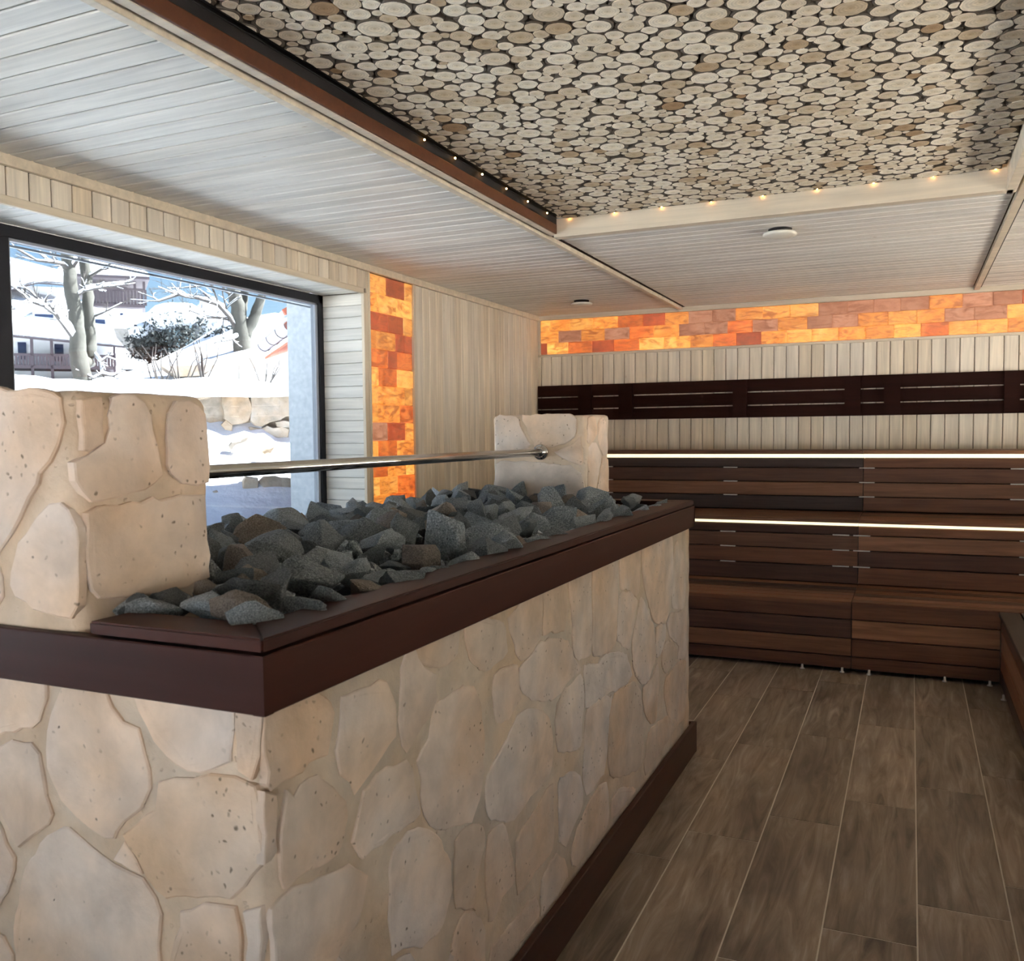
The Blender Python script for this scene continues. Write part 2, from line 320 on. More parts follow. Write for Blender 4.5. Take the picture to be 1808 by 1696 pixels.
# ------------------------------------------------------------------ ceiling
CX0, CX1, CY0, CY1 = -1.705, 0.362, 0.55, 4.43         # recessed coffer with log slices
RZ = 2.585
cei = boxes('ceiling', [((XO, YB, H + 0.016), (CX0 - .02, YF + .1, H + 0.2)), ((CX1 + .02, YB, H + 0.016), (XR + .1, YF + .1, H + 0.2)),
    ((CX0 - .02, CY1 + .02, H + 0.016), (CX1 + .02, YF + .1, H + 0.2)), ((CX0 - .02, YB, H + 0.016), (CX1 + .02, CY0 - .02, H + 0.2)), ((CX0 - .02, CY0 - .02, RZ + 0.02), (CX1 + .02, CY1 + .02, H + 0.2))], M['backing'])
tag(cei, 'whitewashed board ceiling around the log slice recess', 'ceiling', kind='structure')
DX0, DX1 = -1.765, 0.428
def cplanks(x0, x1, ya, yb):
    n = int(math.ceil((yb - ya) / PIT))
    for k in range(n):
        y0 = yb - (k + 1) * PIT
        board('plank', cei, ((x0 + x1) / 2, y0 + PIT / 2, H), (1, 0, 0), (0, 0, -1), x1 - x0, PIT - 0.0075, 0.014, M['white'], 0.0035)
cplanks(XL, DX0 - 0.022, -1.2, YF)
cplanks(DX0 + 0.022, DX1 - 0.022, CY1 + 0.07, YF)
cplanks(DX1 + 0.022, XR, -1.2, YF)
# trims
def trim(n, lo, hi, m, label, bev=0.003):
    o = box('trim_%d' % n, lo, hi, m, None, bev); return tag(o, label, 'trim', kind='structure')
trim(12, (DX0 + .004, YB, H - .003), (CX0 - .038, YF, H + .012), M['darkslat'], 'dark shadow joint beside the recess left edge', 0)  # solid strip coloured dark as the shade inside the gap
trim(1, (DX0 - .028, YB, H - .026), (DX0 + .004, YF, H + .01), M['paletrim'], 'long pale ceiling lath left of the log slice recess')
trim(2, (CX0 - .036, CY0 - .04, H - .016), (CX0, CY1 + .03, RZ + .004), M['paletrim'], 'left edge board framing the log slice recess')
trim(11, (CX0 - .006, CY0, H + .032), (CX0 + .006, CY1, RZ + .004), M['black'], 'black upper face of the recess left edge', 0)  # black board paints the shade at the top of the recess edge
trim(10, (CX0 - .006, CY0, H - .014), (CX0 + .008, CY1, H + .034), M['shadebrown'], 'red brown inner face of the recess left edge')  # brown stands in for shade and warm glow on pale wood
trim(3, (CX0 - .01, CY1, H - .030), (CX1 + .03, CY1 + .062, RZ + .004), M['paletrim'], 'far edge board framing the log slice recess')
trim(4, (CX1, CY0 - .04, H - .030), (CX1 + .040, CY1 + .062, RZ + .004), M['paletrim'], 'right edge board framing the log slice recess')
trim(5, (CX0 - .01, CY0 - .04, H - .030), (CX1 + .03, CY0, RZ + .004), M['paletrim'], 'near edge board framing the log slice recess')
trim(6, (DX1 - .014, YB, H - .022), (DX1 + .022, YF, H + .01), M['paletrim'], 'long pale ceiling lath right of the log slice recess')
trim(7, (XL, YF - .030, H - .040), (XR, YF, H + .01), M['paletrim'], 'pale moulding where far wall meets ceiling')
trim(8, (XL, YB, H - .040), (XL + .022, YF, H + .01), M['paletrim'], 'pale moulding where window wall meets ceiling')
trim(9, (DX1 + .022, CY1 - 2, H - .004), (DX1 + .034, YF, H + .01), M['black'], 'dark shadow joint beside the right ceiling lath', 0)  # solid black strip drawn as the shade inside the gap

# log slices (power diagram of random discs)
pan = empty('log_slice_panel', ((CX0 + CX1) / 2, (CY0 + CY1) / 2, RZ), 'ceiling panel of round log slices set on black ground', 'ceiling panel')
box('backing_board', (CX0, CY0, RZ - 0.004), (CX1, CY1, RZ + 0.02), M['black'], pan)
rs = random.Random(5); cells = {}; pts = []; CS = 0.05
def near(x, y, d):
    k = int(d / CS) + 1; ix, iy = int((x - CX0) / CS), int((y - CY0) / CS)
    for a in range(ix - k, ix + k + 1):
        for b in range(iy - k, iy + k + 1):
            for p in cells.get((a, b), ()): yield p
radii = sorted([min(0.052, max(0.0125, rs.lognormvariate(math.log(0.0235), 0.34))) for _ in range(4600)], reverse=True)
for r in radii:
    for tr in range(26):
        x, y = rs.uniform(CX0 + r * .8, CX1 - r * .8), rs.uniform(CY0 + r * .8, CY1 - r * .8)
        if all((x - q[0]) ** 2 + (y - q[1]) ** 2 > (0.88 * (r + q[2])) ** 2 for q in near(x, y, r + 0.053)):
            p = (x, y, r, len(pts)); pts.append(p); cells.setdefault((int((x - CX0) / CS), int((y - CY0) / CS)), []).append(p); break
slices = []
for (x, y, r, i) in pts:
    an = rs.uniform(0, 6.28); el = rs.uniform(1.0, 1.12)
    poly = []
    for k in range(14):
        t = 2 * math.pi * k / 14; rr = r * 1.30 * (1 + rs.uniform(-.05, .05)); a, b = rr * math.cos(t) * el, rr * math.sin(t) / el
        poly.append((a * math.cos(an) - b * math.sin(an), a * math.sin(an) + b * math.cos(an)))
    for q in near(x, y, r + 0.075):
        if q[3] == i: continue
        dx, dy = q[0] - x, q[1] - y; d2 = dx * dx + dy * dy
        if d2 > (r * 1.4 + q[2] * 1.4) ** 2: continue
        lim = (d2 + r * r - q[2] ** 2) / 2 - 0.0008 * math.sqrt(d2)
        out = []
        for k in range(len(poly)):
            a, b = poly[k], poly[(k + 1) % len(poly)]; fa, fb = a[0] * dx + a[1] * dy - lim, b[0] * dx + b[1] * dy - lim
            if fa <= 0: out.append(a)
            if fa * fb < 0:
                t = fa / (fa - fb); out.append((a[0] + (b[0] - a[0]) * t, a[1] + (b[1] - a[1]) * t))
        poly = out
        if len(poly) < 3: break
    if len(poly) < 3: continue
    ch = []
    for k in range(len(poly)):
        a, b = poly[k], poly[(k + 1) % len(poly)]
        if (a[0] - b[0]) ** 2 + (a[1] - b[1]) ** 2 < 4e-6: ch.append(((a[0] + b[0]) / 2, (a[1] + b[1]) / 2)); continue
        ch += [(a[0] * .75 + b[0] * .25, a[1] * .75 + b[1] * .25), (a[0] * .25 + b[0] * .75, a[1] * .25 + b[1] * .75)]
    ch = [(min(max(a, CX0 - x + .05), CX1 - x - .002), min(max(b, CY0 - y + .002), CY1 - y - .016)) for a, b in ch]  # left margin bares the black board, standing in for slices in shade
    tone = min(1, max(0, rs.betavariate(3.2, 1.7))) if rs.random() > .05 else rs.uniform(0, .25)
    slices.append((x, y, r, ch, tone, rs.uniform(0, 0.004)))
def slice_geo(lst, origin):
    vv, ff, uv, tone = [], [], [], []
    for x, y, r, ch, tn, dz in lst:
        b = len(vv); n = len(ch); ox, oy = x - origin[0], y - origin[1]; mr = sum(math.hypot(*p) for p in ch) / n
        z0, z1 = RZ - 0.024 - dz - origin[2], RZ - 0.003 - origin[2]
        for a, c in ch: vv.append((ox + a * .965, oy + c * .965, z0))
        for a, c in ch: vv.append((ox + a, oy + c, z0 + 0.0022))
        for a, c in ch: vv.append((ox + a, oy + c, z1))
        ff.append(tuple(b + k for k in range(n - 1, -1, -1))); uv += [(ch[k][0] / mr * .965, ch[k][1] / mr * .965) for k in range(n - 1, -1, -1)]
        for L in (0, 1):
            for k in range(n):
                k2 = (k + 1) % n; ff.append((b + L * n + k, b + L * n + k2, b + (L + 1) * n + k2, b + (L + 1) * n + k))
                s0, s1 = (.965, 1.04) if L == 0 else (1.3, 1.3)
                uv += [(ch[k][0] / mr * s0, ch[k][1] / mr * s0), (ch[k2][0] / mr * s0, ch[k2][1] / mr * s0), (ch[k2][0] / mr * s1, ch[k2][1] / mr * s1), (ch[k][0] / mr * s1, ch[k][1] / mr * s1)]
        tone += [tn] * (3 * n)
    me = mesh('log_slice', vv, ff, M['slice']); ul = me.uv_layers.new(name='UVMap'); flat = [c for p in uv for c in p]; ul.data.foreach_set('uv', flat)
    at = me.attributes.new('tone', 'FLOAT', 'POINT'); at.data.foreach_set('value', tone); return me
cmi = cam.matrix_world.inverted()
def inview(p):
    q = cmi @ Vector(p)
    return q.z < -0.1 and abs(q.x / -q.z) < 0.585 and abs(q.y / -q.z) < 0.55
def score(s):
    if not inview((s[0], s[1], RZ)): return 0
    return s[2] ** 2 / (s[0] ** 2 + s[1] ** 2 + 1.2) ** 1.3
slices.sort(key=score, reverse=True)
for s in slices[:300]: link('log_slice', slice_geo([s], (s[0], s[1], RZ)), pan, Matrix.Translation((s[0], s[1], RZ)))
rest = link('log_slice_field', slice_geo(slices[300:], ((CX0 + CX1) / 2, (CY0 + CY1) / 2, RZ)), pan, Matrix.Translation(((CX0 + CX1) / 2, (CY0 + CY1) / 2, RZ))); rest['kind'] = 'stuff'
# amber cove bulbs round the recess
lsn = empty('cove_light_string', (CX0, CY1, RZ), 'string of tiny amber bulbs hidden behind the recess edge boards', 'light string')
bulb = None
bm = bmesh.new(); bmesh.ops.create_icosphere(bm, subdivisions=1, radius=0.0045); bulb = bm_mesh('bulb', bm, M['dot'], True)
for k in range(9): link('bulb', bulb, lsn, Matrix.Translation((CX0 + 0.08 + k * 0.243, CY1 - 0.010, RZ - 0.022)))
for k in range(6): link('bulb', bulb, lsn, Matrix.Translation((CX0 + 0.018, CY1 - 0.16 - k * 0.25, RZ - 0.026)))
tube('wire', [(CX0 + .012, CY0 + .3, RZ - .02), (CX0 + .012, CY1 - .004, RZ - .02), (CX1 - .02, CY1 - .004, RZ - .02)], 0.002, M['black'], lsn, 6)
# two ceiling air valves
def vent(x, y, label, dk):
    t = empty('ceiling_vent', (x, y, H), label, 'vent', 'ceiling vents')
    lathe('collar', [(0.055, -0.022), (0.060, -0.004), (0.060, 0.0)], M['black'], t, Matrix.Translation((x, y, H)))
    lathe('disc', [(0.02, -0.040), (0.078, -0.036), (0.088, -0.029), (0.085, -0.020), (0.05, -0.018)], M['ventwhite'], t, Matrix.Translation((x, y, H)))
vent(-2.40, 6.80, 'round cream ceiling vent in the corner above the far wall', True)
vent(-0.635, 4.90, 'round cream ceiling vent beyond the log slice recess', False)

# ------------------------------------------------------------------ walls
def wall(name, lst, label, m='plaster'):
    return tag(boxes(name, lst, M[m]), label, 'wall', kind='structure')
wl = wall('wall_left', [((XO, YB, 0), (XL - .016, YF + .1, OZ0)), ((XO, YB, OZ1 + .018), (XL - .016, YF + .1, H + .2)), ((XO, OY1 + .018, OZ0), (XL - .016, 4.79, OZ1 + .018)),
    ((XO, 4.79, OZ0), (XL - .06, 5.325, OZ1 + .018)), ((XO, 5.325, OZ0), (XL - .016, YF + .1, OZ1 + .018)), ((XO, YB, OZ0), (XL - .016, OY0 - .018, OZ1 + .018))], 'window wall clad in pale upright boards', 'backing')
wf = wall('wall_far', [((XL - .6, YF + .016, 0), (XR + .1, YF + .15, H + .2))], 'far wall clad in pale upright boards behind the benches', 'backing')
RWY0, RWY1, RWZ0, RWZ1 = 1.6, 7.2, .95, 1.80
wall('wall_right', [((XR, YB, 0), (XR + .25, YF + .1, RWZ0)), ((XR, YB, RWZ1), (XR + .25, YF + .1, H + .2)), ((XR, RWY1, RWZ0), (XR + .25, YF + .1, RWZ1)), ((XR, YB, RWZ0), (XR + .25, RWY0, RWZ1))], 'plain pale wall with a window band above the side benches')
BWX0, BWX1, BWZ0, BWZ1 = -2.6, 2.2, .10, 1.80
wall('wall_back', [((XO, YB - .2, 0), (XR + .25, YB, BWZ0)), ((XO, YB - .2, BWZ1), (XR + .25, YB, H + .2)), ((XO, YB - .2, BWZ0), (BWX0, YB, BWZ1)), ((BWX1, YB - .2, BWZ0), (XR + .25, YB, BWZ1))], 'plain pale wall with a glazed front behind the camera')
# lintel boards above the window
k = 0; y = OY1 + 0.034
while y > OY0 - .3:
    board('plank', wl, (XL, y - PIT / 2, (OZ1 + .028 + H - .04) / 2), (0, 0, 1), (1, 0, 0), H - .04 - OZ1 - .028, PIT - .0045, .014, M['pale'], .004); y -= PIT
board('edge_strip', wl, (XL + .004, (OY0 + OY1) / 2, OZ1 + .012), (0, 1, 0), (1, 0, 0), OY1 - OY0, .034, .02, M['paletrim'], .003)
# post between window and salt strip
board('edge_strip', wl, (XL + .004, OY1 + .016, (OZ0 + OZ1) / 2), (0, 0, 1), (1, 0, 0), OZ1 - OZ0, .034, .02, M['paletrim'], .003)
board('plank', wl, (XL, OY1 + .053, (H - .04) / 2), (0, 0, 1), (1, 0, 0), H - .04, .038, .014, M['pale'], .003)
board('edge_strip', wl, (XL + .006, 4.781, (H - .04) / 2), (0, 0, 1), (1, 0, 0), H - .04, .018, .02, M['paletrim'], .003)
board('edge_strip', wl, (XL + .006, 5.338, (H - .04) / 2), (0, 0, 1), (1, 0, 0), H - .04, .034, .02, M['paletrim'], .003)
y = 5.357
while y < YF - .02:
    w = min(PIT, YF - y); board('plank', wl, (XL, y + w / 2, (H - .04) / 2), (0, 0, 1), (1, 0, 0), H - .04, w - .0045, .014, M['pale'], .005); y += PIT
# reveal boards: top (short boards across) and far side (horizontal boards)
y = OY1
while y > OY0:
    board('plank', wl, ((XW + XL) / 2 + .002, y - PIT / 2, OZ1 + .002), (1, 0, 0), (0, 0, -1), XL - XW, PIT - .0015, .014, M['white'], .005); y -= PIT
z = OZ1 - .0
while z > OZ0:
    board('plank', wl, ((XW + XL) / 2, OY1, z - .0355), (1, 0, 0), (0, -1, 0), XL - XW, .0695, .014, M['white'], .003); z -= .071
board('sill_board', wl, ((XW + XL) / 2 + .01, (OY0 + OY1) / 2, OZ0 + .012), (0, 1, 0), (0, 0, 1), OY1 - OY0, XL - XW + .04, .02, M['white'], .003)
# outside reveal render
boxes('outside_reveal', [((XO - .005, OY1 - .045, OZ0 - .3), (XW - .045, OY1 + .01, OZ1 + .2))], M['outrender'], wl)
# far wall boards
x = XL + .03
while x < XR - .02:
    board('plank', wf, (x + PIT / 2, YF, (1.20 + 2.135) / 2), (0, 0, 1), (0, -1, 0), 2.135 - 1.20, PIT - .0045, .014, M['pale'], .004); x += PIT
board('edge_strip', wf, ((XL + XR) / 2, YF - .012, 2.146), (1, 0, 0), (0, -1, 0), XR - XL, .022, .03, M['paletrim'], .003)
board('corner_strip', wf, (XL + .014, YF - .012, (1.2 + H) / 2), (0, 0, 1), (0, -1, 0), H - 1.2, .028, .03, M['paletrim'], .003)

# ------------------------------------------------------------------ window
def fr(lo, hi, m='anthracite', name='frame_bar', b=0.003, parent=None): return box(name, lo, hi, M[m], parent, b)
win = empty('window_1', (XW, 2.0, OZ0), 'wide anthracite framed picture window looking onto snow', 'window', kind='structure')
muls = [OY0, 0.30, 2.505, OY1]
fr((XW - .05, OY0, OZ1 - .050), (XW, OY1, OZ1), parent=win); fr((XW - .05, OY0, OZ0), (XW, OY1, OZ0 + .06), parent=win)
fr((XW - .05, OY1 - .045, OZ0), (XW, OY1, OZ1), parent=win); fr((XW - .05, OY0, OZ0), (XW, OY0 + .05, OZ1), parent=win)
for my in (0.30, 2.515): fr((XW - .05, my - .055, OZ0 + .06), (XW, my + .055, OZ1 - .05), name='mullion', parent=win)
for a, b in ((OY0 + .05, .245), (.355, 2.46), (2.57, OY1 - .045)):
    p = box('glass_pane', (XW - .030, a, OZ0 + .06), (XW - .024, b, OZ1 - .05), M['dimglass'], win)
    boxes('gasket', [((XW - .046, a, OZ1 - .062), (XW - .012, b, OZ1 - .05)), ((XW - .046, b - .022, OZ0 + .06), (XW - .012, b, OZ1 - .05)), ((XW - .046, a, OZ0 + .06), (XW - .012, a + .012, OZ1 - .05))], M['rubber'], p)
box('drip_edge', (XW - .075, OY0, OZ1 - .075), (XW - .06, OY1, OZ1 - .066), M['outrender'], win)

w2 = empty('added_window_2', (XR + .1, 4.4, RWZ0), 'window band in the wall above the side benches', 'window', kind='structure')  # unseen window band, added to brighten the room
fr((XR + .08, RWY0, RWZ1 - .05), (XR + .14, RWY1, RWZ1), parent=w2); fr((XR + .08, RWY0, RWZ0), (XR + .14, RWY1, RWZ0 + .05), parent=w2)
my = [RWY0, 3.45, 5.3, RWY1]
for q in my: fr((XR + .08, q - .04, RWZ0), (XR + .14, q + .04, RWZ1), name='mullion', parent=w2)
for a, b in zip(my, my[1:]): box('glass_pane', (XR + .105, a + .04, RWZ0 + .05), (XR + .111, b - .04, RWZ1 - .05), M['warmglass'], w2)
w3 = empty('added_window_3', (0, YB - .1, BWZ0), 'glazed front behind the camera', 'window', kind='structure')  # unseen glazing, added to light the room from behind
fr((BWX0, YB - .14, BWZ1 - .05), (BWX1, YB - .08, BWZ1), parent=w3); fr((BWX0, YB - .14, BWZ0), (BWX1, YB - .08, BWZ0 + .05), parent=w3)
mx_ = [BWX0, -1.0, .6, BWX1]
for q in mx_: fr((q - .04, YB - .14, BWZ0), (q + .04, YB - .08, BWZ1), name='mullion', parent=w3)
for a, b in zip(mx_, mx_[1:]): box('glass_pane', (a + .04, YB - .113, BWZ0 + .05), (b - .04, YB - .107, BWZ1 - .05), M['pinkglass'], w3)

tag(box('added_eave', (XR + .26, YB - .4, 2.50), (XR + 1.85, YF + .3, 2.62), M['greywood']), 'deep roof eave shading the side window band', 'eave', kind='structure')  # unseen eave added to keep sun and sky light off the band

# ------------------------------------------------------------------ salt panels
def salt_brick(parent, lo, hi, mname):
    lo = Vector(lo); hi = Vector(hi); c = (lo + hi) / 2; bm = bmesh.new(); box_bm(bm, lo - c, hi - c)
    bmesh.ops.bevel(bm, geom=bm.edges[:], offset=.004, segments=1, affect='EDGES')
    return link('salt_brick', bm_mesh('salt_brick', bm, M[mname]), parent, Matrix.Translation(c))
sp1 = empty('salt_panel', (XL, 5.05, 0.2), 'upright strip of glowing orange salt bricks beside the window', 'salt panel')
box('mortar_bed', (XL - .06, 4.79, .2), (XL - .035, 5.325, H - .04), M['salt5'], sp1)
# rows from the ceiling down: (fractions of the width, tints)
rows = [([0, .39, .82, 1], '434'), ([0, .18, .62, 1], '144'), ([0, .42, .78, 1], '334'), ([0, .14, .60, .80, 1], '1133'), ([0, .40, .62, 1], '2322'),
        ([0, .18, .60, 1], '424'), ([0, .17, .80, 1], '414'), ([0, .16, .68, 1], '412'), ([0, .38, .80, 1], '531'), ([0, .16, .58, 1], '421'),
        ([0, .36, .80, 1], '214'), ([0, .18, .6, 1], '412'), ([0, .4, .8, 1], '122')]
rows += [([0, .5, 1], '12'), ([0, .3, .8, 1], '214'), ([0, .5, 1], '14'), ([0, .4, 1], '21'), ([0, .2, .7, 1], '142')] * 1
zt = H - .04
for i, (fr_, tn) in enumerate(rows):
    z1 = zt - .116 * i; z0 = max(z1 - .116, .2)
    for j in range(len(fr_) - 1):
        d = R.uniform(0, .008)
        salt_brick(sp1, (XL - .035, 4.792 + .53 * fr_[j], z0 + .001), (XL - .012 + d, 4.792 + .53 * fr_[j + 1] - .002, z1 - .001), 'salt' + tn[min(j, len(tn) - 1)])
sp2 = empty('salt_panel', (0, YF, 2.157), 'long band of glowing orange salt bricks below the ceiling on far wall', 'salt panel')
box('mortar_bed', (XL + .03, YF + .004, 2.157), (XR, YF + .015, H - .02), M['salt5'], sp2)
tint_rows = ['414123155114555515534155', '15152155251551415541551', '34232441231441142441154']
for r_ in range(3):
    z1 = H - .040 - .1005 * r_; z0 = z1 - .1005; x = XL + .03 - (.11, .02, .14)[r_]; j = 0
    while x < XR - .02:
        w = R.choice((.20, .215, .225, .19)); a, b = max(x, XL + .03), min(x + w, XR)
        if b - a > .02: salt_brick(sp2, (a, YF - .008 - R.uniform(0, .008), z0 + .001), (b - .002, YF + .004, z1 - .001), 'salt' + tint_rows[r_][j % len(tint_rows[r_])])
        x += w; j += 1

# ------------------------------------------------------------------ benches
S = ((5.68, 0.0, 0.43), (6.337, 0.43, 0.862), (6.955, 0.862, 1.305))
def bench(x0, x1, tier, label, led=True, gapx=(), xs=None):
    xs = xs or x1
    Y0, zb, zt_ = S[tier]; Y1 = S[tier + 1][0] if tier < 2 else YF - .02
    t = empty('sauna_bench', ((x0 + x1) / 2, Y0, 0), label, 'bench', 'bench tiers along the far wall')
    edges = {0: (.022, .099, .207, .322, .413), 1: (.43, .547, .655, .756, .818), 2: (.866, .971, 1.075, 1.18, 1.252)}[tier]
    for a, b in zip(edges[:-1], edges[1:]):
        board('riser_plank', t, ((x0 + x1) / 2, Y0, (a + b) / 2), (1, 0, 0), (0, -1, 0), x1 - x0 - .004, b - a - .006, .022, M['darkplank'], .003)
    if tier == 0: noz = zt_
    n = 6; y = Y0 - .012; w = (Y1 - Y0 + .012) / n
    for i in range(n):
        board('seat_plank', t, ((x0 + xs) / 2, y + w / 2, zt_), (1, 0, 0), (0, 0, 1), xs - x0 - .004, w - .007, .024, M['darkplank'], .003); y += w
    boxes('support_frame', [((x - .03, Y0 + .024, .01 if tier == 0 else zb + .0), (x + .03, Y1 - .01, zt_ - .026)) for x in [x0 + .05 + (x1 - x0 - .1) * q for q in (0, .5, 1)]] +
        [((x0 + .01, Y0 + .06, .03 if tier == 0 else zb), (x1 - .01, Y0 + .075, zt_ - .03))], M['black'], t)
    if led:
        box('led_strip', (x0 + .001, Y0 - .010, edges[-1] + .002), (x1 - .001, Y0 + .008, zt_ - .026 + (.002 if tier else 0)), M['led'], t)
    for gx_ in gapx:
        if x0 < gx_ < x1:
            for e in edges[1:-1]: box('spacer', (gx_ - .052, Y0 - .001, e - .004), (gx_ + .052, Y0 + .012, e + .004), M['spacer'], t)
    if tier == 0:
        for x in (x0 + .1, x1 - .28, x1 - .05): lathe('foot', [(.014, 0), (.014, .006), (.007, .008), (.007, .03)], M['spacer'], t, Matrix.Translation((x, Y0 - .004, 0)), 10)
    return t
secs = ((XL + .03, -2.29, 'leftmost'), (-2.29, -.312, 'middle'), (-.312, XR - .01, 'right-hand'))
tn = ('lowest', 'second', 'topmost')
gaps = {0: (), 1: (-1.165, -.42, -.29, .675), 2: (-2.25, -1.26, -.288, .675)}
for tier in range(3):
    for x0, x1, w in secs:
        xs = x1
        if tier == 0 and x1 > 1: x1, xs = 0.474, 1.10
        bench(x0, x1, tier, 'dark brown plank bench of the %s tier, %s section of the row' % (tn[tier], w), tier > 0, gaps[tier], xs)
# side bench along the right
t = empty('sauna_bench', (.8, 2.5, 0), 'dark brown plank side bench running along the right toward the camera', 'bench')
for a, b in zip((.022, .099, .207, .322), (.099, .207, .322, .413)):
    for (ya, yb) in ((-1.5, 1.0), (1.0, 3.3), (3.3, 5.655)):
        board('riser_plank', t, (.474, (ya + yb) / 2, (a + b) / 2), (0, 1, 0), (-1, 0, 0), yb - ya - .003, b - a - .006, .022, M['darkplank'], .003)
w = .108
for i in range(6):
    for (ya, yb) in ((-1.5, 1.0), (1.0, 3.3), (3.3, 5.655)):
        board('seat_plank', t, (.458 + w * (i + .5), (ya + yb) / 2, .43), (0, 1, 0), (0, 0, 1), yb - ya - .003, w - .007, .024, M['darkplank'], .003)
boxes('support_frame', [((.50, y, .01), (1.09, y + .06, .404)) for y in (-1.4, .2, 1.8, 3.4, 5.0, 5.58)] + [((.53, -1.45, .03), (.545, 5.6, .40))], M['black'], t)
for y in (-1, 1.2, 3.2, 5.4): lathe('foot', [(.014, 0), (.014, .006), (.007, .008), (.007, .03)], M['spacer'], t, Matrix.Translation((.47, y, 0)), 10)
t2 = empty('sauna_bench', (1.4, 2.5, 0), 'raised dark brown side bench above the lower side bench on the right', 'bench')
for a, b in zip((.43, .547, .655, .756), (.547, .655, .756, .84)):
    board('riser_plank', t2, (1.112, 2.1, (a + b) / 2), (0, 1, 0), (-1, 0, 0), 7.2, b - a - .006, .022, M['darkplank'], .003)
for i in range(6): board('seat_plank', t2, (1.10 + w * (i + .5), 2.1, .862), (0, 1, 0), (0, 0, 1), 7.2, w - .007, .024, M['darkplank'], .003)
boxes('support_frame', [((1.14, y, .01), (1.70, y + .06, .836)) for y in (-1.4, .2, 1.8, 3.4, 5.0)], M['black'], t2)
# backrest on the far wall
br = empty('backrest', (0, YF, 1.56), 'near black three slat backrest mounted on the far wall boards', 'backrest')
for i, (a, b) in enumerate(((1.566, 1.660), (1.670, 1.768), (1.778, 1.876))):
    for (xa, xb) in ((XL + .01, -.425), (-.425, 1.60), (1.60, XR)):
        board('slat', br, ((xa + xb) / 2, YF - .045, (a + b) / 2), (1, 0, 0), (0, -1, 0), xb - xa - .002, b - a, .022, M['darkslat'], .003)
for xc, hw in ((-2.62, .06), (-2.25, .06), (-1.283, .056), (-.42, .058), (-.136, .058), (.67, .05), (1.6, .06), (2.2, .06)):
    box('bracket', (xc - hw, YF - .066, 1.572), (xc + hw, YF, 1.870), M['darkslat'], br)

# ------------------------------------------------------------------ stone stove
SX0, SX1, SY0, SY1, FZ0, FZ1, LZ = -2.10, -0.905, 1.085, 3.985, 1.030, 1.122, 1.147
st = empty('sauna_stove', ((SX0 + SX1) / 2, (SY0 + SY1) / 2, 0), 'long masonry sauna stove clad in pale stone with dark wooden rim', 'sauna stove')
bm = bmesh.new(); c = Vector(((SX0 + SX1) / 2, (SY0 + SY1) / 2, .5)); box_bm(bm, Vector((SX0, SY0, 0)) - c, Vector((SX1, SY1, 1.06)) - c)
bmesh.ops.subdivide_edges(bm, edges=bm.edges[:], cuts=40, use_grid_fill=True)
for v in bm.verts:
    p = v.co + c; n_ = noise.noise(p * 9) * .003 + noise.noise(p * 22) * .0018
    for ax, s_, lim in ((0, 1, SX1), (0, -1, SX0), (1, -1, SY0), (1, 1, SY1)):
        if abs(p[ax] - lim) < 1e-4: v.co[ax] += s_ * n_
    if abs(p.x - SX1) < .001 and abs(p.y - SY0) < .001: v.co.x -= .006 + .010 * noise.noise(Vector((3, 1, p.z * 9))); v.co.y += .006 + .010 * noise.noise(Vector((7, 1, p.z * 11)))
link('mortar_core', bm_mesh('mortar_core', bm, M['mortar'], True), st, Matrix.Translation(c))
def stone(parent, poly, o, u, n, th=.012, name='facing_stone', m='stone', step=.022, jit=.0025):
    """irregular slab: poly in (u, z) metres on the plane through o with outward normal n"""
    u = Vector(u); n = Vector(n); o = Vector(o)
    area = sum(poly[i][0] * poly[(i + 1) % len(poly)][1] - poly[(i + 1) % len(poly)][0] * poly[i][1] for i in range(len(poly)))
    if area < 0: poly = list(reversed(poly))
    pts_ = []
    L = len(poly)
    for i in range(L):                                             # Catmull-Rom through the corners, lightly jittered
        p0, p1, p2, p3 = [Vector(poly[(i + q) % L]) for q in (-1, 0, 1, 2)]
        k = max(1, int((p2 - p1).length / step))
        for s_ in range(k):
            tt = s_ / k; cr = .5 * ((2 * p1) + (p2 - p0) * tt + (2 * p0 - 5 * p1 + 4 * p2 - p3) * tt ** 2 + (3 * p1 - p0 - 3 * p2 + p3) * tt ** 3)
            ln_ = p1.lerp(p2, tt); p = cr * .55 + ln_ * .45; pts_.append(p + Vector((R.gauss(0, jit), R.gauss(0, jit))))
    cx = sum(p.x for p in pts_) / len(pts_); cz = sum(p.y for p in pts_) / len(pts_); N = len(pts_)
    nor = []
    for i in range(N):
        d = pts_[(i + 1) % N] - pts_[i - 1]; nor.append(Vector((-d.y, d.x)).normalized() if d.length > 1e-6 else Vector((0, 0)))
    size = min(max(p.x for p in pts_) - min(p.x for p in pts_), max(p.y for p in pts_) - min(p.y for p in pts_))
    i1, i2 = min(.003, size * .05), min(.011, size * .14)
    rings = ((0, -.012), (0, th * .55), (i1, th * .9), (i2, th))
    vv, ff = [], []; flip = u.cross(Vector((0, 0, 1))).dot(n) < 0
    for ins, d in rings:
        for i in range(N):
            p = pts_[i] + nor[i] * ins; w_ = u * (p.x - cx) + Vector((0, 0, 1)) * (p.y - cz) + n * (d + (noise.noise(Vector((p.x * 14, p.y * 14, 2.2))) * .0025 if d > th * .8 else 0)); vv.append(w_)
    for r_ in range(len(rings) - 1):
        for i in range(N):
            j = (i + 1) % N; q = (r_ * N + i, r_ * N + j, (r_ + 1) * N + j, (r_ + 1) * N + i); ff.append(q if not flip else tuple(reversed(q)))
    top = [3 * N + i for i in range(N)]; ff.append(tuple(top) if not flip else tuple(reversed(top)))
    org = o + u * cx + Vector((0, 0, cz))
    me = mesh(name, vv, ff, M[m])
    return link(name, me, parent, Matrix.Translation(org))
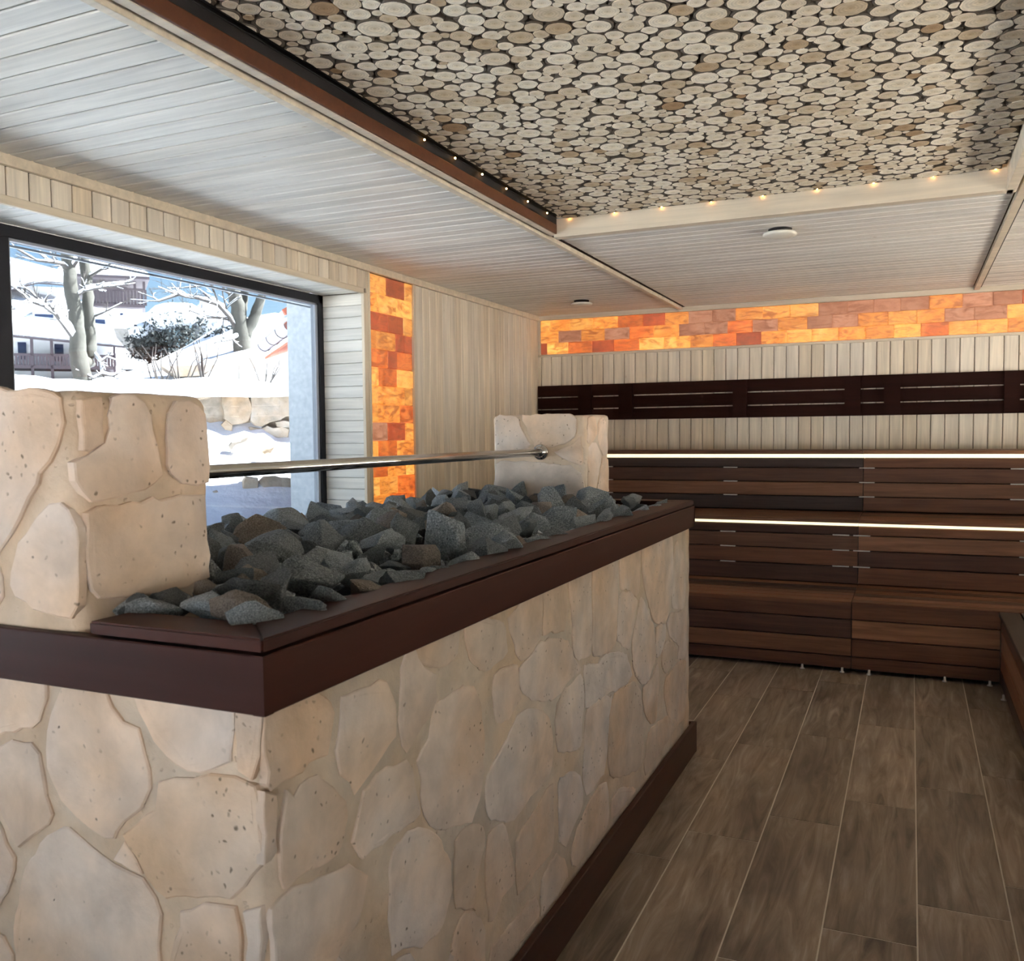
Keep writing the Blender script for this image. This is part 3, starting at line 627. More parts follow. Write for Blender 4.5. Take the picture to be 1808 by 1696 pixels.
FRONT = [[(-1.562,1.001),(-1.495,1.006),(-1.368,1.002),(-1.383,0.976),(-1.413,0.940),(-1.500,0.914),(-1.567,0.908)], [(-1.537,0.884),(-1.461,0.907),(-1.414,0.917),(-1.396,0.898),(-1.388,0.863),(-1.377,0.823),(-1.361,0.790),(-1.415,0.742),(-1.450,0.719),(-1.475,0.737),(-1.507,0.787),(-1.542,0.800)],
 [(-1.352,0.994),(-1.316,1.004),(-1.249,1.005),(-1.197,0.981),(-1.157,0.969),(-1.140,0.938),(-1.130,0.876),(-1.155,0.841),(-1.225,0.775),(-1.244,0.774),(-1.306,0.796),(-1.345,0.816),(-1.375,0.877),(-1.375,0.942)],
 [(-1.174,1.003),(-1.066,1.006),(-0.963,1.007),(-0.967,0.943),(-1.052,0.915),(-1.080,0.922),(-1.128,0.956)], [(-0.952,1.005),(-0.905,1.007),(-0.910,0.956),(-0.920,0.923),(-0.951,0.929)],
 [(-1.084,0.899),(-1.042,0.905),(-1.007,0.919),(-0.961,0.917),(-0.922,0.910),(-0.910,0.891),(-0.913,0.791),(-0.947,0.745),(-0.974,0.723),(-1.085,0.701),(-1.110,0.693),(-1.149,0.721),(-1.170,0.748),(-1.202,0.785),(-1.129,0.845),(-1.113,0.881)],
 [(-1.403,0.735),(-1.323,0.779),(-1.299,0.762),(-1.269,0.750),(-1.200,0.728),(-1.156,0.720),(-1.128,0.689),(-1.118,0.663),(-1.124,0.611),(-1.148,0.554),(-1.312,0.494),(-1.464,0.478),(-1.480,0.567),(-1.454,0.659)],
 [(-1.575,0.773),(-1.509,0.762),(-1.485,0.720),(-1.467,0.696),(-1.478,0.648),(-1.519,0.593),(-1.588,0.563)], [(-1.075,0.680),(-1.025,0.700),(-0.964,0.714),(-0.952,0.677),(-0.958,0.608),(-1.030,0.569),(-1.119,0.558),(-1.099,0.605),(-1.083,0.654)],
 [(-0.941,0.709),(-0.912,0.723),(-0.910,0.670),(-0.918,0.615),(-0.944,0.614)], [(-1.589,0.547),(-1.508,0.542),(-1.483,0.514),(-1.477,0.475),(-1.547,0.420),(-1.597,0.414)], [(-1.196,0.779),(-1.173,0.746),(-1.160,0.728),(-1.185,0.728),(-1.206,0.736),(-1.222,0.744)]]
UP = lambda p: [(a, 1.048 if b > .995 else b) for a, b in p]
for p in map(UP, FRONT): stone(st, p, (0, SY0, 0), (1, 0, 0), (0, -1, 0), .0065)
RIGHT = [[(1.091,1.005),(1.126,1.002),(1.189,1.002),(1.262,0.995),(1.271,0.971),(1.255,0.925),(1.242,0.909),(1.193,0.911),(1.181,0.900),(1.097,0.907),(1.089,0.915)],
 [(1.289,0.994),(1.360,0.992),(1.434,0.989),(1.471,0.929),(1.464,0.872),(1.419,0.852),(1.384,0.834),(1.364,0.822),(1.326,0.807),(1.308,0.832),(1.283,0.864),(1.276,0.906),(1.282,0.955)],
 [(1.495,0.992),(1.526,0.997),(1.577,0.979),(1.631,0.950),(1.634,0.898),(1.602,0.868),(1.545,0.844),(1.511,0.824),(1.486,0.841),(1.481,0.898)],
 [(1.526,1.004),(1.638,1.005),(1.746,1.004),(1.729,0.969),(1.679,0.959),(1.617,0.972),(1.570,0.988)], 
 [(1.136,0.890),(1.152,0.873),(1.169,0.885),(1.220,0.883),(1.256,0.848),(1.294,0.808),(1.302,0.774),(1.287,0.738),(1.269,0.720),(1.219,0.727),(1.179,0.733),(1.134,0.727),(1.123,0.730),(1.117,0.782),(1.119,0.833),(1.128,0.872)],
 [(1.503,0.810),(1.531,0.777),(1.541,0.728),(1.557,0.680),(1.477,0.683),(1.414,0.684),(1.350,0.683),(1.336,0.689),(1.316,0.723),(1.329,0.763),(1.349,0.801),(1.393,0.817),(1.429,0.821),(1.465,0.814)],
 [(1.624,0.886),(1.779,0.889),(1.838,0.839),(1.858,0.747),(1.848,0.664),(1.831,0.602),(1.785,0.572),(1.707,0.591),(1.622,0.620),(1.580,0.668),(1.563,0.690),(1.559,0.752),(1.545,0.792),(1.597,0.830)],
 [(1.550,0.659),(1.586,0.641),(1.640,0.587),(1.685,0.523),(1.690,0.462),(1.668,0.424),(1.635,0.393),(1.554,0.404),(1.480,0.441),(1.442,0.444),(1.434,0.498),(1.436,0.583),(1.443,0.637),(1.482,0.663)],
 [(1.094,0.714),(1.122,0.723),(1.218,0.710),(1.303,0.686),(1.344,0.665),(1.363,0.645),(1.347,0.598),(1.327,0.570),(1.272,0.557),(1.258,0.533),(1.118,0.597),(1.089,0.679)],
 [(1.084,0.905),(1.111,0.893),(1.108,0.805),(1.093,0.795),(1.080,0.790)], [(1.706,0.559),(1.728,0.576),(1.792,0.566),(1.853,0.541),(1.851,0.490),(1.811,0.421),(1.802,0.364),(1.709,0.407),(1.700,0.457)],
 [(2.052,0.740),(2.118,0.738),(2.195,0.716),(2.268,0.671),(2.293,0.608),(2.291,0.528),(2.252,0.502),(2.131,0.496),(2.045,0.479),(1.979,0.491),(1.874,0.550),(1.867,0.645),(1.941,0.678),(2.009,0.712)],
 [(1.768,0.998),(1.969,0.995),(1.991,0.948),(1.994,0.914),(1.936,0.904),(1.913,0.897),(1.840,0.902),(1.787,0.949),(1.774,0.979)], [(2.001,0.995),(2.224,0.999),(2.217,0.910),(2.179,0.893),(2.107,0.871),(2.064,0.881),(2.032,0.939)],
 [(2.245,1.001),(2.398,1.002),(2.413,0.927),(2.390,0.885),(2.286,0.899),(2.227,0.901),(2.235,0.961)], [(2.434,1.002),(2.621,1.003),(2.637,0.860),(2.623,0.762),(2.512,0.771),(2.467,0.814),(2.457,0.919)],
 [(2.659,1.002),(2.889,1.000),(2.903,0.899),(2.885,0.756),(2.812,0.727),(2.648,0.752),(2.644,0.884)], [(2.942,1.000),(3.173,0.999),(3.181,0.891),(3.128,0.855),(3.044,0.894),(2.933,0.921)],
 [(2.933,0.903),(3.061,0.888),(3.145,0.838),(3.093,0.760),(3.042,0.684),(2.900,0.748),(2.909,0.833)],
 [(2.115,0.862),(2.217,0.892),(2.347,0.875),(2.422,0.847),(2.466,0.794),(2.536,0.737),(2.431,0.735),(2.365,0.714),(2.262,0.715),(2.148,0.751),(2.072,0.799),(2.067,0.856)],
 [(1.920,0.876),(1.982,0.883),(2.055,0.866),(2.062,0.802),(2.078,0.774),(2.002,0.744),(1.932,0.759),(1.911,0.830)], [(2.560,0.743),(2.700,0.718),(2.755,0.731),(2.870,0.718),(3.009,0.673),(3.074,0.585),(3.040,0.565),(2.868,0.582),(2.698,0.598),(2.570,0.608),(2.565,0.672)],
 [(2.370,0.708),(2.535,0.725),(2.559,0.674),(2.545,0.574),(2.519,0.500),(2.340,0.551),(2.311,0.645),(2.333,0.688)], [(2.867,0.574),(3.089,0.557),(3.193,0.490),(3.207,0.383),(3.213,0.237),(3.122,0.218),(2.838,0.295),(2.790,0.381),(2.804,0.504)],
 [(2.584,0.601),(2.830,0.580),(2.804,0.513),(2.778,0.398),(2.753,0.340),(2.661,0.336),(2.579,0.331),(2.544,0.397),(2.556,0.490)], [(3.209,1.002),(3.389,1.001),(3.643,1.001),(3.688,0.912),(3.664,0.792),(3.574,0.686),(3.386,0.712),(3.235,0.882)],
 [(3.145,0.789),(3.199,0.848),(3.367,0.705),(3.406,0.602),(3.385,0.554),(3.269,0.505),(3.160,0.539),(3.091,0.605),(3.075,0.706)], [(3.700,0.949),(3.758,0.988),(3.881,0.909),(3.907,0.764),(3.881,0.685),(3.782,0.691),(3.664,0.724),(3.664,0.803)],
 [(3.406,0.692),(3.552,0.673),(3.552,0.613),(3.467,0.567),(3.405,0.576)], [(3.574,0.603),(3.686,0.567),(3.757,0.517),(3.709,0.482),(3.551,0.470),(3.488,0.535),(3.509,0.579)], [(3.641,0.700),(3.919,0.660),(3.919,0.457),(3.757,0.483),(3.781,0.535),(3.618,0.610),(3.579,0.674)],
 [(3.551,0.448),(3.781,0.465),(3.919,0.432),(3.919,0.197),(3.685,0.209),(3.572,0.310),(3.529,0.394)], [(3.426,0.545),(3.446,0.476),(3.404,0.327),(3.324,0.329),(3.231,0.409),(3.213,0.500),(3.345,0.506)],
 [(2.336,0.463),(2.383,0.467),(2.456,0.454),(2.519,0.418),(2.544,0.346),(2.517,0.302),(2.440,0.276),(2.390,0.253),(2.344,0.286),(2.334,0.366)], [(2.204,0.458),(2.247,0.479),(2.296,0.477),(2.300,0.380),(2.287,0.290),(2.159,0.282),(2.080,0.276),(2.042,0.274),(2.034,0.316),(2.036,0.410),(2.084,0.436)],
 [(2.543,0.287),(2.668,0.318),(2.773,0.303),(2.795,0.251),(2.786,0.151),(2.623,0.157),(2.475,0.154),(2.438,0.175),(2.451,0.231)], [(2.320,0.262),(2.378,0.216),(2.407,0.159),(2.283,0.137),(2.197,0.143),(2.205,0.244)], [(2.834,0.221),(2.917,0.230),(3.075,0.177),(3.112,0.147),(2.833,0.157)],
 [(1.876,0.504),(1.959,0.500),(2.009,0.399),(2.025,0.321),(1.954,0.317),(1.886,0.282),(1.863,0.344),(1.858,0.452)], [(1.751,0.379),(1.809,0.346),(1.846,0.289),(1.843,0.181),(1.677,0.256),(1.694,0.362)],
 [(1.885,0.226),(2.014,0.224),(2.157,0.219),(2.187,0.148),(2.011,0.142),(1.932,0.131),(1.867,0.168)], [(3.230,0.215),(3.292,0.306),(3.421,0.307),(3.608,0.281),(3.786,0.197),(3.488,0.174),(3.250,0.157)]]
for p in map(UP, RIGHT): stone(st, p, (SX1, 0, 0), (0, 1, 0), (1, 0, 0), .0045)
# stones of the lower cladding, mostly below the frame
for (yy, zz, ry, rz_) in ((1.22, .42, .11, .13), (1.24, .16, .10, .12), (1.47, .30, .10, .14), (1.72, .24, .11, .09)):
    stone(st, [(yy + ry * math.cos(a / 9 * 6.283) * R.uniform(.85, 1.1), zz + rz_ * math.sin(a / 9 * 6.283) * R.uniform(.85, 1.1)) for a in range(9)], (SX1, 0, 0), (0, 1, 0), (1, 0, 0), .0045)
for (xx, zz, rx, rz_) in ((-1.02, .42, .09, .12), (-1.27, .33, .13, .14), (-1.55, .36, .12, .16), (-1.85, .50, .13, .13), (-1.83, .22, .15, .12), (-1.1, .17, .12, .1), (-1.87, .82, .1, .15)):
    stone(st, [(xx + rx * math.cos(a / 9 * 6.283) * R.uniform(.85, 1.1), zz + rz_ * math.sin(a / 9 * 6.283) * R.uniform(.85, 1.1)) for a in range(9)], (0, SY0, 0), (1, 0, 0), (0, -1, 0), .0065)
# apron boards, rim and skirting
FX, FY0, FY1, FXl = -0.880, 1.060, 3.995, -2.125
board('apron_board', st, ((FX + FXl) / 2, FY0, (FZ0 + FZ1) / 2), (1, 0, 0), (0, -1, 0), FX - FXl, FZ1 - FZ0, .022, M['rim'], .002)
board('apron_board', st, (FX, (FY0 + FY1) / 2, (FZ0 + FZ1) / 2), (0, 1, 0), (1, 0, 0), FY1 - FY0 - .001, FZ1 - FZ0, .022, M['rim'], .002)
board('apron_board', st, ((FX + FXl) / 2, FY1, (FZ0 + FZ1) / 2), (1, 0, 0), (0, 1, 0), FX - FXl, FZ1 - FZ0, .022, M['rim'], .002)
board('apron_board', st, (FXl, (FY0 + FY1) / 2, (FZ0 + FZ1) / 2), (0, 1, 0), (-1, 0, 0), FY1 - FY0, FZ1 - FZ0, .022, M['rim'], .002)
def rimboard(a, b, inn_a, inn_b):
    """mitred rim board; a, b outer corners; inn_* inner corners"""
    v = [Vector((*p, z)) for z in (FZ1 + .004, LZ) for p in (a, b, inn_b, inn_a)]; cc = sum(v, Vector()) / 8
    bm = bmesh.new(); vv = [bm.verts.new(p - cc) for p in v]
    for q in ((0, 1, 2, 3), (4, 5, 6, 7), (0, 1, 5, 4), (1, 2, 6, 5), (2, 3, 7, 6), (3, 0, 4, 7)): bm.faces.new([vv[i] for i in q])
    bmesh.ops.recalc_face_normals(bm, faces=bm.faces[:]); bmesh.ops.bevel(bm, geom=bm.edges[:], offset=.003, segments=2, affect='EDGES')
    d = (Vector(b) - Vector(a)).normalized(); ang = math.atan2(d.y, d.x); bm.transform(Matrix.Rotation(-ang, 4, 'Z'))
    link('rim_board', bm_mesh('rim_board', bm, M['rim']), st, Matrix.Translation(cc) @ Matrix.Rotation(ang, 4, 'Z'))
RW = .098; e = .004
rimboard((-1.243, FY0 + e), (FX - e, FY0 + e), (-1.243, FY0 + RW), (FX - RW, FY0 + RW))
rimboard((FX - e, FY0 + e), (FX - e, FY1 - e), (FX - RW, FY0 + RW), (FX - RW, FY1 - RW))
rimboard((FX - e, FY1 - e), (FXl + e, FY1 - e), (FX - RW, FY1 - RW), (FXl + RW, FY1 - RW))
rimboard((FXl + e, FY1 - e), (FXl + e, FY0 + e), (FXl + RW, FY1 - RW), (FXl + RW, FY0 + RW))
rimboard((FXl + e, FY0 + e), (-1.745, FY0 + e), (FXl + RW, FY0 + RW), (-1.745, FY0 + RW))
boxes('rim_batten', [((-1.235, FY0 + .02, FZ1 - .004), (FX - .02, FY0 + .09, FZ1 + .005)), ((FX - .09, FY0 + .02, FZ1 - .004), (FX - .02, FY1 - .02, FZ1 + .005))], M['black'], st)
board('skirting_board', st, (-.877, (SY0 + 4.02) / 2 - .01, .068), (0, 1, 0), (1, 0, 0), 4.02 - SY0 + .02, .136, .020, M['skirt'], .002)
board('skirting_board', st, ((SX0 - .02 - .877) / 2, SY0 - .022, .068), (1, 0, 0), (0, -1, 0), -.877 - SX0 + .02, .136, .020, M['skirt'], .002)
board('skirting_board', st, ((SX0 - .02 - .877) / 2, 4.02, .068), (1, 0, 0), (0, 1, 0), -.877 - SX0 + .02, .136, .020, M['skirt'], .002)

# stone posts carrying the rail
BX0, BX1, BTOP = -1.715, -1.275, 1.530
def post(y0, y1, label, seed, rnd):
    t = empty('stone_post', ((BX0 + BX1) / 2, (y0 + y1) / 2, 1.06), label, 'stone post', 'stone posts on the stove')
    c = Vector(((BX0 + BX1) / 2, (y0 + y1) / 2, (1.06 + BTOP) / 2)); hx, hy, hz = (BX1 - BX0) / 2, (y1 - y0) / 2, (BTOP - 1.06) / 2
    bm = bmesh.new(); box_bm(bm, (-hx, -hy, -hz), (hx, hy, hz)); bmesh.ops.subdivide_edges(bm, edges=bm.edges[:], cuts=30, use_grid_fill=True)
    for v in bm.verts:
        p = v.co.copy(); r_ = rnd
        q = Vector((max(-hx + r_, min(hx - r_, p.x)), max(-hy + r_, min(hy - r_, p.y)), max(-hz, min(hz - r_, p.z))))
        d = p - q
        if d.length > 1e-6: v.co = q + d.normalized() * min(r_, d.length) if d.length > r_ else p
        nn_ = v.co.normalized(); w_ = p + Vector((seed, 0, 0))
        v.co += nn_ * (noise.noise(w_ * 6) * .007 + noise.noise(w_ * 17) * .0025)
    link('mortar_core', bm_mesh('mortar_core', bm, M['mortar'], True), t, Matrix.Translation(c)); return t
p1 = post(1.078, 1.395, 'near pale stone post at the front end of the stove', 0, .028)
for p in ([(-1.591,1.542),(-1.454,1.539),(-1.353,1.534),(-1.300,1.519),(-1.294,1.479),(-1.307,1.445),(-1.315,1.429),(-1.355,1.389),(-1.393,1.332),(-1.427,1.290),(-1.471,1.255),(-1.611,1.240)], [(-1.335,1.339),(-1.310,1.344),(-1.289,1.331),(-1.271,1.306),(-1.271,1.229),(-1.276,1.170),(-1.294,1.150),(-1.358,1.154),(-1.429,1.172),(-1.439,1.220),(-1.416,1.268),(-1.367,1.319)],
    [(-1.612,1.211),(-1.480,1.235),(-1.462,1.205),(-1.459,1.172),(-1.502,1.146),(-1.617,1.144)]): stone(p1, p, (0, 1.078, 0), (1, 0, 0), (0, -1, 0), .007)
for p in ([(1.091,1.519),(1.128,1.523),(1.135,1.501),(1.132,1.447),(1.102,1.428),(1.089,1.432)], [(1.153,1.523),(1.203,1.525),(1.238,1.492),(1.249,1.437),(1.262,1.382),(1.243,1.365),(1.165,1.347),(1.124,1.341),(1.101,1.344),(1.072,1.382),(1.070,1.413),(1.101,1.421),(1.136,1.444),(1.143,1.493)],
    [(1.282,1.496),(1.301,1.517),(1.337,1.524),(1.379,1.503),(1.384,1.420),(1.380,1.361),(1.319,1.364),(1.285,1.381),(1.276,1.452)], [(1.094,1.326),(1.214,1.338),(1.368,1.338),(1.375,1.296),(1.377,1.170),(1.244,1.161),(1.137,1.168),(1.092,1.192),(1.092,1.267)]): stone(p1, p, (BX1, 0, 0), (0, 1, 0), (1, 0, 0), .006)
p2 = post(3.655, 3.972, 'far pale stone post at the back end of the stove', 5, .016)
for p in ([(-1.698,1.520),(-1.674,1.532),(-1.596,1.534),(-1.571,1.468),(-1.526,1.402),(-1.552,1.386),(-1.694,1.363)], [(-1.565,1.531),(-1.333,1.534),(-1.314,1.455),(-1.345,1.416),(-1.422,1.391),(-1.512,1.396),(-1.548,1.478)], [(-1.694,1.320),(-1.627,1.331),(-1.512,1.328),(-1.401,1.316),(-1.324,1.301),(-1.294,1.280),(-1.292,1.147),(-1.694,1.138)],
    [(-1.334,1.403),(-1.296,1.439),(-1.288,1.378),(-1.291,1.311),(-1.378,1.342),(-1.422,1.368)]): stone(p2, p, (0, 3.655, 0), (1, 0, 0), (0, -1, 0), .006)
for p in ([(3.683,1.516),(3.770,1.519),(3.799,1.443),(3.681,1.403)], [(3.828,1.512),(3.930,1.502),(3.946,1.355),(3.885,1.349),(3.810,1.417)], [(3.680,1.390),(3.785,1.409),(3.859,1.347),(3.824,1.268),(3.765,1.197),(3.677,1.197)], [(3.876,1.333),(3.954,1.330),(3.961,1.179),(3.798,1.190)]): stone(p2, p, (BX1, 0, 0), (0, 1, 0), (1, 0, 0), .005)
# rail
RX, RZ_ = -1.482, 1.370
rl = empty('safety_rail', (RX, 2.5, RZ_), 'polished steel rail spanning between the two stone posts', 'rail')
tube('rail_tube', [(RX, 1.400, RZ_), (RX, 3.650, RZ_)], .0165, M['chrome'], rl, 20)
for y, d in ((1.395, 1), (3.655, -1)):
    lathe('flange', [(.035, -.012), (.035, .007), (.032, .010), (.022, .012), (.022, .018), (.0175, .022)], M['chrome'], rl, frame_m((RX, y, RZ_), (1, 0, 0), (0, d, 0)))

# ------------------------------------------------------------------ rocks on the stove
def rock_mesh(seed, m):
    r = random.Random(seed); bm = bmesh.new()
    pts_ = []
    for k in range(r.randint(10, 14)):
        v = Vector((r.gauss(0, 1), r.gauss(0, 1), r.gauss(0, 1))).normalized(); v *= r.uniform(.80, 1.12); pts_.append(Vector((v.x * 1.0, v.y * r.uniform(.70, .8), v.z * r.uniform(.55, .66))))
    for p in pts_: bm.verts.new(p)
    res = bmesh.ops.convex_hull(bm, input=bm.verts[:]); junk = [g for g in res['geom_interior'] if isinstance(g, bmesh.types.BMVert)]
    if junk: bmesh.ops.delete(bm, geom=list(set(junk)), context='VERTS')
    bmesh.ops.dissolve_limit(bm, angle_limit=.30, verts=bm.verts[:], edges=bm.edges[:])
    bmesh.ops.bevel(bm, geom=bm.edges[:], offset=.022, segments=1, affect='EDGES', profile=.5)
    bmesh.ops.triangulate(bm, faces=bm.faces[:]); bmesh.ops.subdivide_edges(bm, edges=[e_ for e_ in bm.edges if e_.calc_length() > .35], cuts=1); bmesh.ops.triangulate(bm, faces=bm.faces[:]); bmesh.ops.subdivide_edges(bm, edges=[e_ for e_ in bm.edges if e_.calc_length() > .30], cuts=1); bmesh.ops.triangulate(bm, faces=bm.faces[:])
    for v in bm.verts: v.co *= 1 + .07 * noise.noise(v.co * 2.6 + Vector((seed, 0, 0))) + .05 * noise.noise(v.co * 7 + Vector((seed, 5, 0)))
    return bm_mesh('sauna_rock', bm, m)
kinds = [('rock', 'blue grey'), ('rock', 'mid grey'), ('rockb', 'brownish grey'), ('rockd', 'dark charcoal')]
lib = [(rock_mesh(100 + i, M[kinds[i % 4 if i % 8 < 5 else 0][0]]), kinds[i % 4 if i % 8 < 5 else 0][0]) for i in range(40)]
ordn = ['first', 'second', 'third', 'fourth', 'fifth', 'sixth', 'seventh', 'eighth', 'ninth', 'tenth', 'eleventh', 'twelfth', 'thirteenth', 'fourteenth', 'fifteenth', 'sixteenth', 'seventeenth', 'eighteenth', 'nineteenth', 'twentieth',
        '21st', '22nd', '23rd', '24th', '25th', '26th', '27th', '28th', '29th', '30th', '31st', '32nd']
IX0, IX1, IY0, IY1 = FXl + .07, FX - .068, FY0 + .068, FY1 - .07
def heap(x, y):
    d = min(x - IX0, IX1 - x, y - IY0, IY1 - y); return 1.112 + .058 * min(1, max(0, d) / .35) + .012 * noise.noise(Vector((x * 3, y * 3, 0)))
colname = {'rock': 'blue grey', 'rockb': 'brownish grey', 'rockd': 'dark charcoal'}
rr = random.Random(21); nrow = 10; pitch_x = (IX1 - IX0 - .09) / (nrow - 1)
for row in range(nrow):
    y = IY0 + .05 + (row % 2) * .05; idx = 0
    while y < IY1 - .03:
        big = rr.random(); s_ = rr.uniform(.046, .068) if big < .55 else (rr.uniform(.068, .092) if big < .9 else rr.uniform(.088, .105))
        if row == 0: s_ = min(s_, .070)
        x = IX1 - .045 - row * pitch_x + rr.uniform(-.022, .022); yy = y + rr.uniform(-.015, .015)
        y += s_ * 1.62 + .006
        if BX0 - .03 < x < BX1 + .035 and (yy < 1.395 + .035 or yy > 3.655 - .03): continue
        if yy > IY1 - .03: continue
        me, kn = rr.choice(lib); z = heap(x, yy) + s_ * .10 + rr.uniform(-.012, .018)
        o = link('sauna_rock', me, None, Matrix.Translation((x, yy, z)) @ Euler((rr.gauss(0, .55), rr.gauss(0, .55), rr.uniform(0, 6.28))).to_matrix().to_4x4() @ Matrix.Diagonal((s_, s_, s_ * rr.uniform(.8, 1.1), 1)))
        sz = 'small' if s_ < .057 else ('large' if s_ > .082 else 'angular')
        where = 'in row beside outer rim' if row == 0 else 'in %s row from outer rim' % ordn[row]
        tag(o, '%s %s sauna rock, %s from near end %s' % (sz, colname[kn], ordn[idx], where), 'rock', 'sauna rocks heaped on the stove'); idx += 1
for i, (x, y, s_, zz, kn, lb) in enumerate((( -1.215, 1.215, .055, 1.150, 'rockd', 'dark rock wedged against near post, first from the front corner'), (-1.19, 1.30, .060, 1.150, 'rock', 'grey rock leaning on near post, second from the front corner'), (-1.20, 1.395, .062, 1.155, 'rockb', 'brownish rock at near post, third from the front corner'),
    (-1.115, 1.185, .058, 1.148, 'rock', 'grey rock just inside the short front rim, nearest the near post'), (-1.03, 1.19, .066, 1.150, 'rockb', 'broad grey rock in the front corner of the rim'), (-1.10, 1.29, .07, 1.155, 'rockd', 'dark rock one step behind the front corner rocks'), (-1.245, 1.16, .04, 1.150, 'rockd', 'smallest dark rock touching near post above the short front rim'))):
    me = next(m_ for m_, k_ in lib[i * 3:] + lib if k_ == kn); tag(link('sauna_rock', me, None, Matrix.Translation((x, y, zz)) @ Euler((rr.gauss(0, .4), rr.gauss(0, .4), rr.uniform(0, 6.28))).to_matrix().to_4x4() @ Matrix.Diagonal((s_, s_, s_, 1))), lb, 'rock', 'sauna rocks heaped on the stove')
# chips and underlying rubble: too many to count
bmc = bmesh.new()
for k in range(900):
    x, y = rr.uniform(IX0, IX1), rr.uniform(IY0, IY1)
    if BX0 < x < BX1 and (y < 1.395 or y > 3.655): continue
    s_ = rr.uniform(.014, .034); z = heap(x, y) - .018 + rr.uniform(-.02, .012)
    q = bmesh.ops.create_icosphere(bmc, subdivisions=1, radius=1.0, matrix=Matrix.Translation((x, y, z)) @ Euler((rr.uniform(0, 6), rr.uniform(0, 6), rr.uniform(0, 6))).to_matrix().to_4x4() @ Matrix.Diagonal((s_, s_ * .7, s_ * .55, 1)))
    for v in q['verts']: v.co += Vector((rr.gauss(0, 1), rr.gauss(0, 1), rr.gauss(0, 1))) * s_ * .13
for v in bmc.verts: v.co -= Vector((-1.5, 2.5, 1.06))
ch_ = link('rock_chips', bm_mesh('rock_chips', bmc, M['rock']), st, Matrix.Translation((-1.5, 2.5, 1.06))); ch_['kind'] = 'stuff'; ch_['label'] = 'small grey stone chips filling between the sauna rocks'
box('rock_bed', (IX0 - .02, IY0 - .02, 1.05), (IX1 + .02, IY1 + .02, 1.085), M['black'], st)

# ------------------------------------------------------------------ outside
EA = math.radians(-45.9); EF = Vector((math.sin(EA), math.cos(EA), 0)); ER = Vector((math.cos(EA), -math.sin(EA), 0))
def E(u, v, z): return EF * v + ER * u + Vector((0, 0, z))
def lerp_tab(tab, x):
    for (a, fa), (b, fb) in zip(tab, tab[1:]):
        if x <= b: return fa + (fb - fa) * max(0, (x - a)) / (b - a)
    return tab[-1][1]
PROF = [(0, .38), (8, .42), (10.2, .52), (10.6, .78), (10.9, .98), (11.85, 1.36), (12.1, 1.42), (12.6, 2.05), (16, 2.22), (22, 2.6), (30, 3.0), (38, 3.6), (60, 5.5), (120, 12)]
def ground(x, y):
    u, v = x * ER.x + y * ER.y, x * EF.x + y * EF.y
    h = lerp_tab(PROF, v + .25 * noise.noise(Vector((u * .5, 0, 0))))
    sm = max(0, min(1, (v - 17) / 10)); h += 2.2 * sm * math.exp(-((u - 3.4) / (3.0 if u < 3.4 else 6.0)) ** 2) * max(0, min(1, (60 - v) / 20))
    h += .07 * noise.noise(Vector((x * .8, y * .8, 0))) * min(1, max(0, v / 8)) + (.10 * noise.noise(Vector((x * 1.9, y * 1.9, 4))) if 9.5 < v < 12.2 else 0)
    return h
xs = [XO - .02 - .12 * k * 1.045 ** k for k in range(0, 74)]; ys = [-30 + i * 1.6 for i in range(16)] + [-4.2 + .28 * i for i in range(70)] + [15.5 + 1.2 * i for i in range(60)]
gv = [(x, y, ground(x, y)) for x in xs for y in ys]; ny = len(ys)
gf = [(i * ny + j, i * ny + j + 1, (i + 1) * ny + j + 1, (i + 1) * ny + j) for i in range(len(xs) - 1) for j in range(ny - 1)]
gr = link('snow_ground', mesh('snow_ground', gv, gf, M['snow'], True)); tag(gr, 'snow covered garden slope outside the window', 'snow', kind='structure')
def flat_snow(name, xs_, ys_, label):
    n2 = len(ys_); v_ = [(x, y, .12 + .10 * noise.noise(Vector((x * .7, y * .7, 3))) + .012 * max(0, max(abs(x), abs(y)) - 8)) for x in xs_ for y in ys_]
    f_ = [(i * n2 + j, (i + 1) * n2 + j, (i + 1) * n2 + j + 1, i * n2 + j + 1) for i in range(len(xs_) - 1) for j in range(n2 - 1)]
    return tag(link(name, mesh(name, v_, f_, M['snow'], True)), label, 'snow', kind='structure')
flat_snow('snow_ground', [XR + .26 + .5 * i * 1.05 ** i for i in range(28)], [-40 + 2 * i for i in range(40)], 'snow covered ground beyond the side window band')
flat_snow('snow_ground', [XO + .2 * i for i in range(32)], [-40 + 1.5 * i for i in range(24)] + [-4.2, YB - .22], 'snow covered ground before the glazed front')
def prism(name, poly, v0, v1, m, parent):
    area = sum(poly[i][0] * poly[(i + 1) % len(poly)][1] - poly[(i + 1) % len(poly)][0] * poly[i][1] for i in range(len(poly)))
    if area < 0: poly = list(reversed(poly))
    n = len(poly); org = E(poly[0][0], v0, poly[0][1]); vv = [E(u, v0, z) - org for u, z in poly] + [E(u, v1, z) - org for u, z in poly]
    ff = [tuple(range(n)), tuple(range(2 * n - 1, n - 1, -1))] + [(i, i + n, (i + 1) % n + n, (i + 1) % n) for i in range(n)]
    return link(name, mesh(name, vv, ff, M[m]), parent, Matrix.Translation(org))
def rect(p): (a, b), (c_, d) = p; return [(a, d), (c_, d), (c_, b), (a, b)]
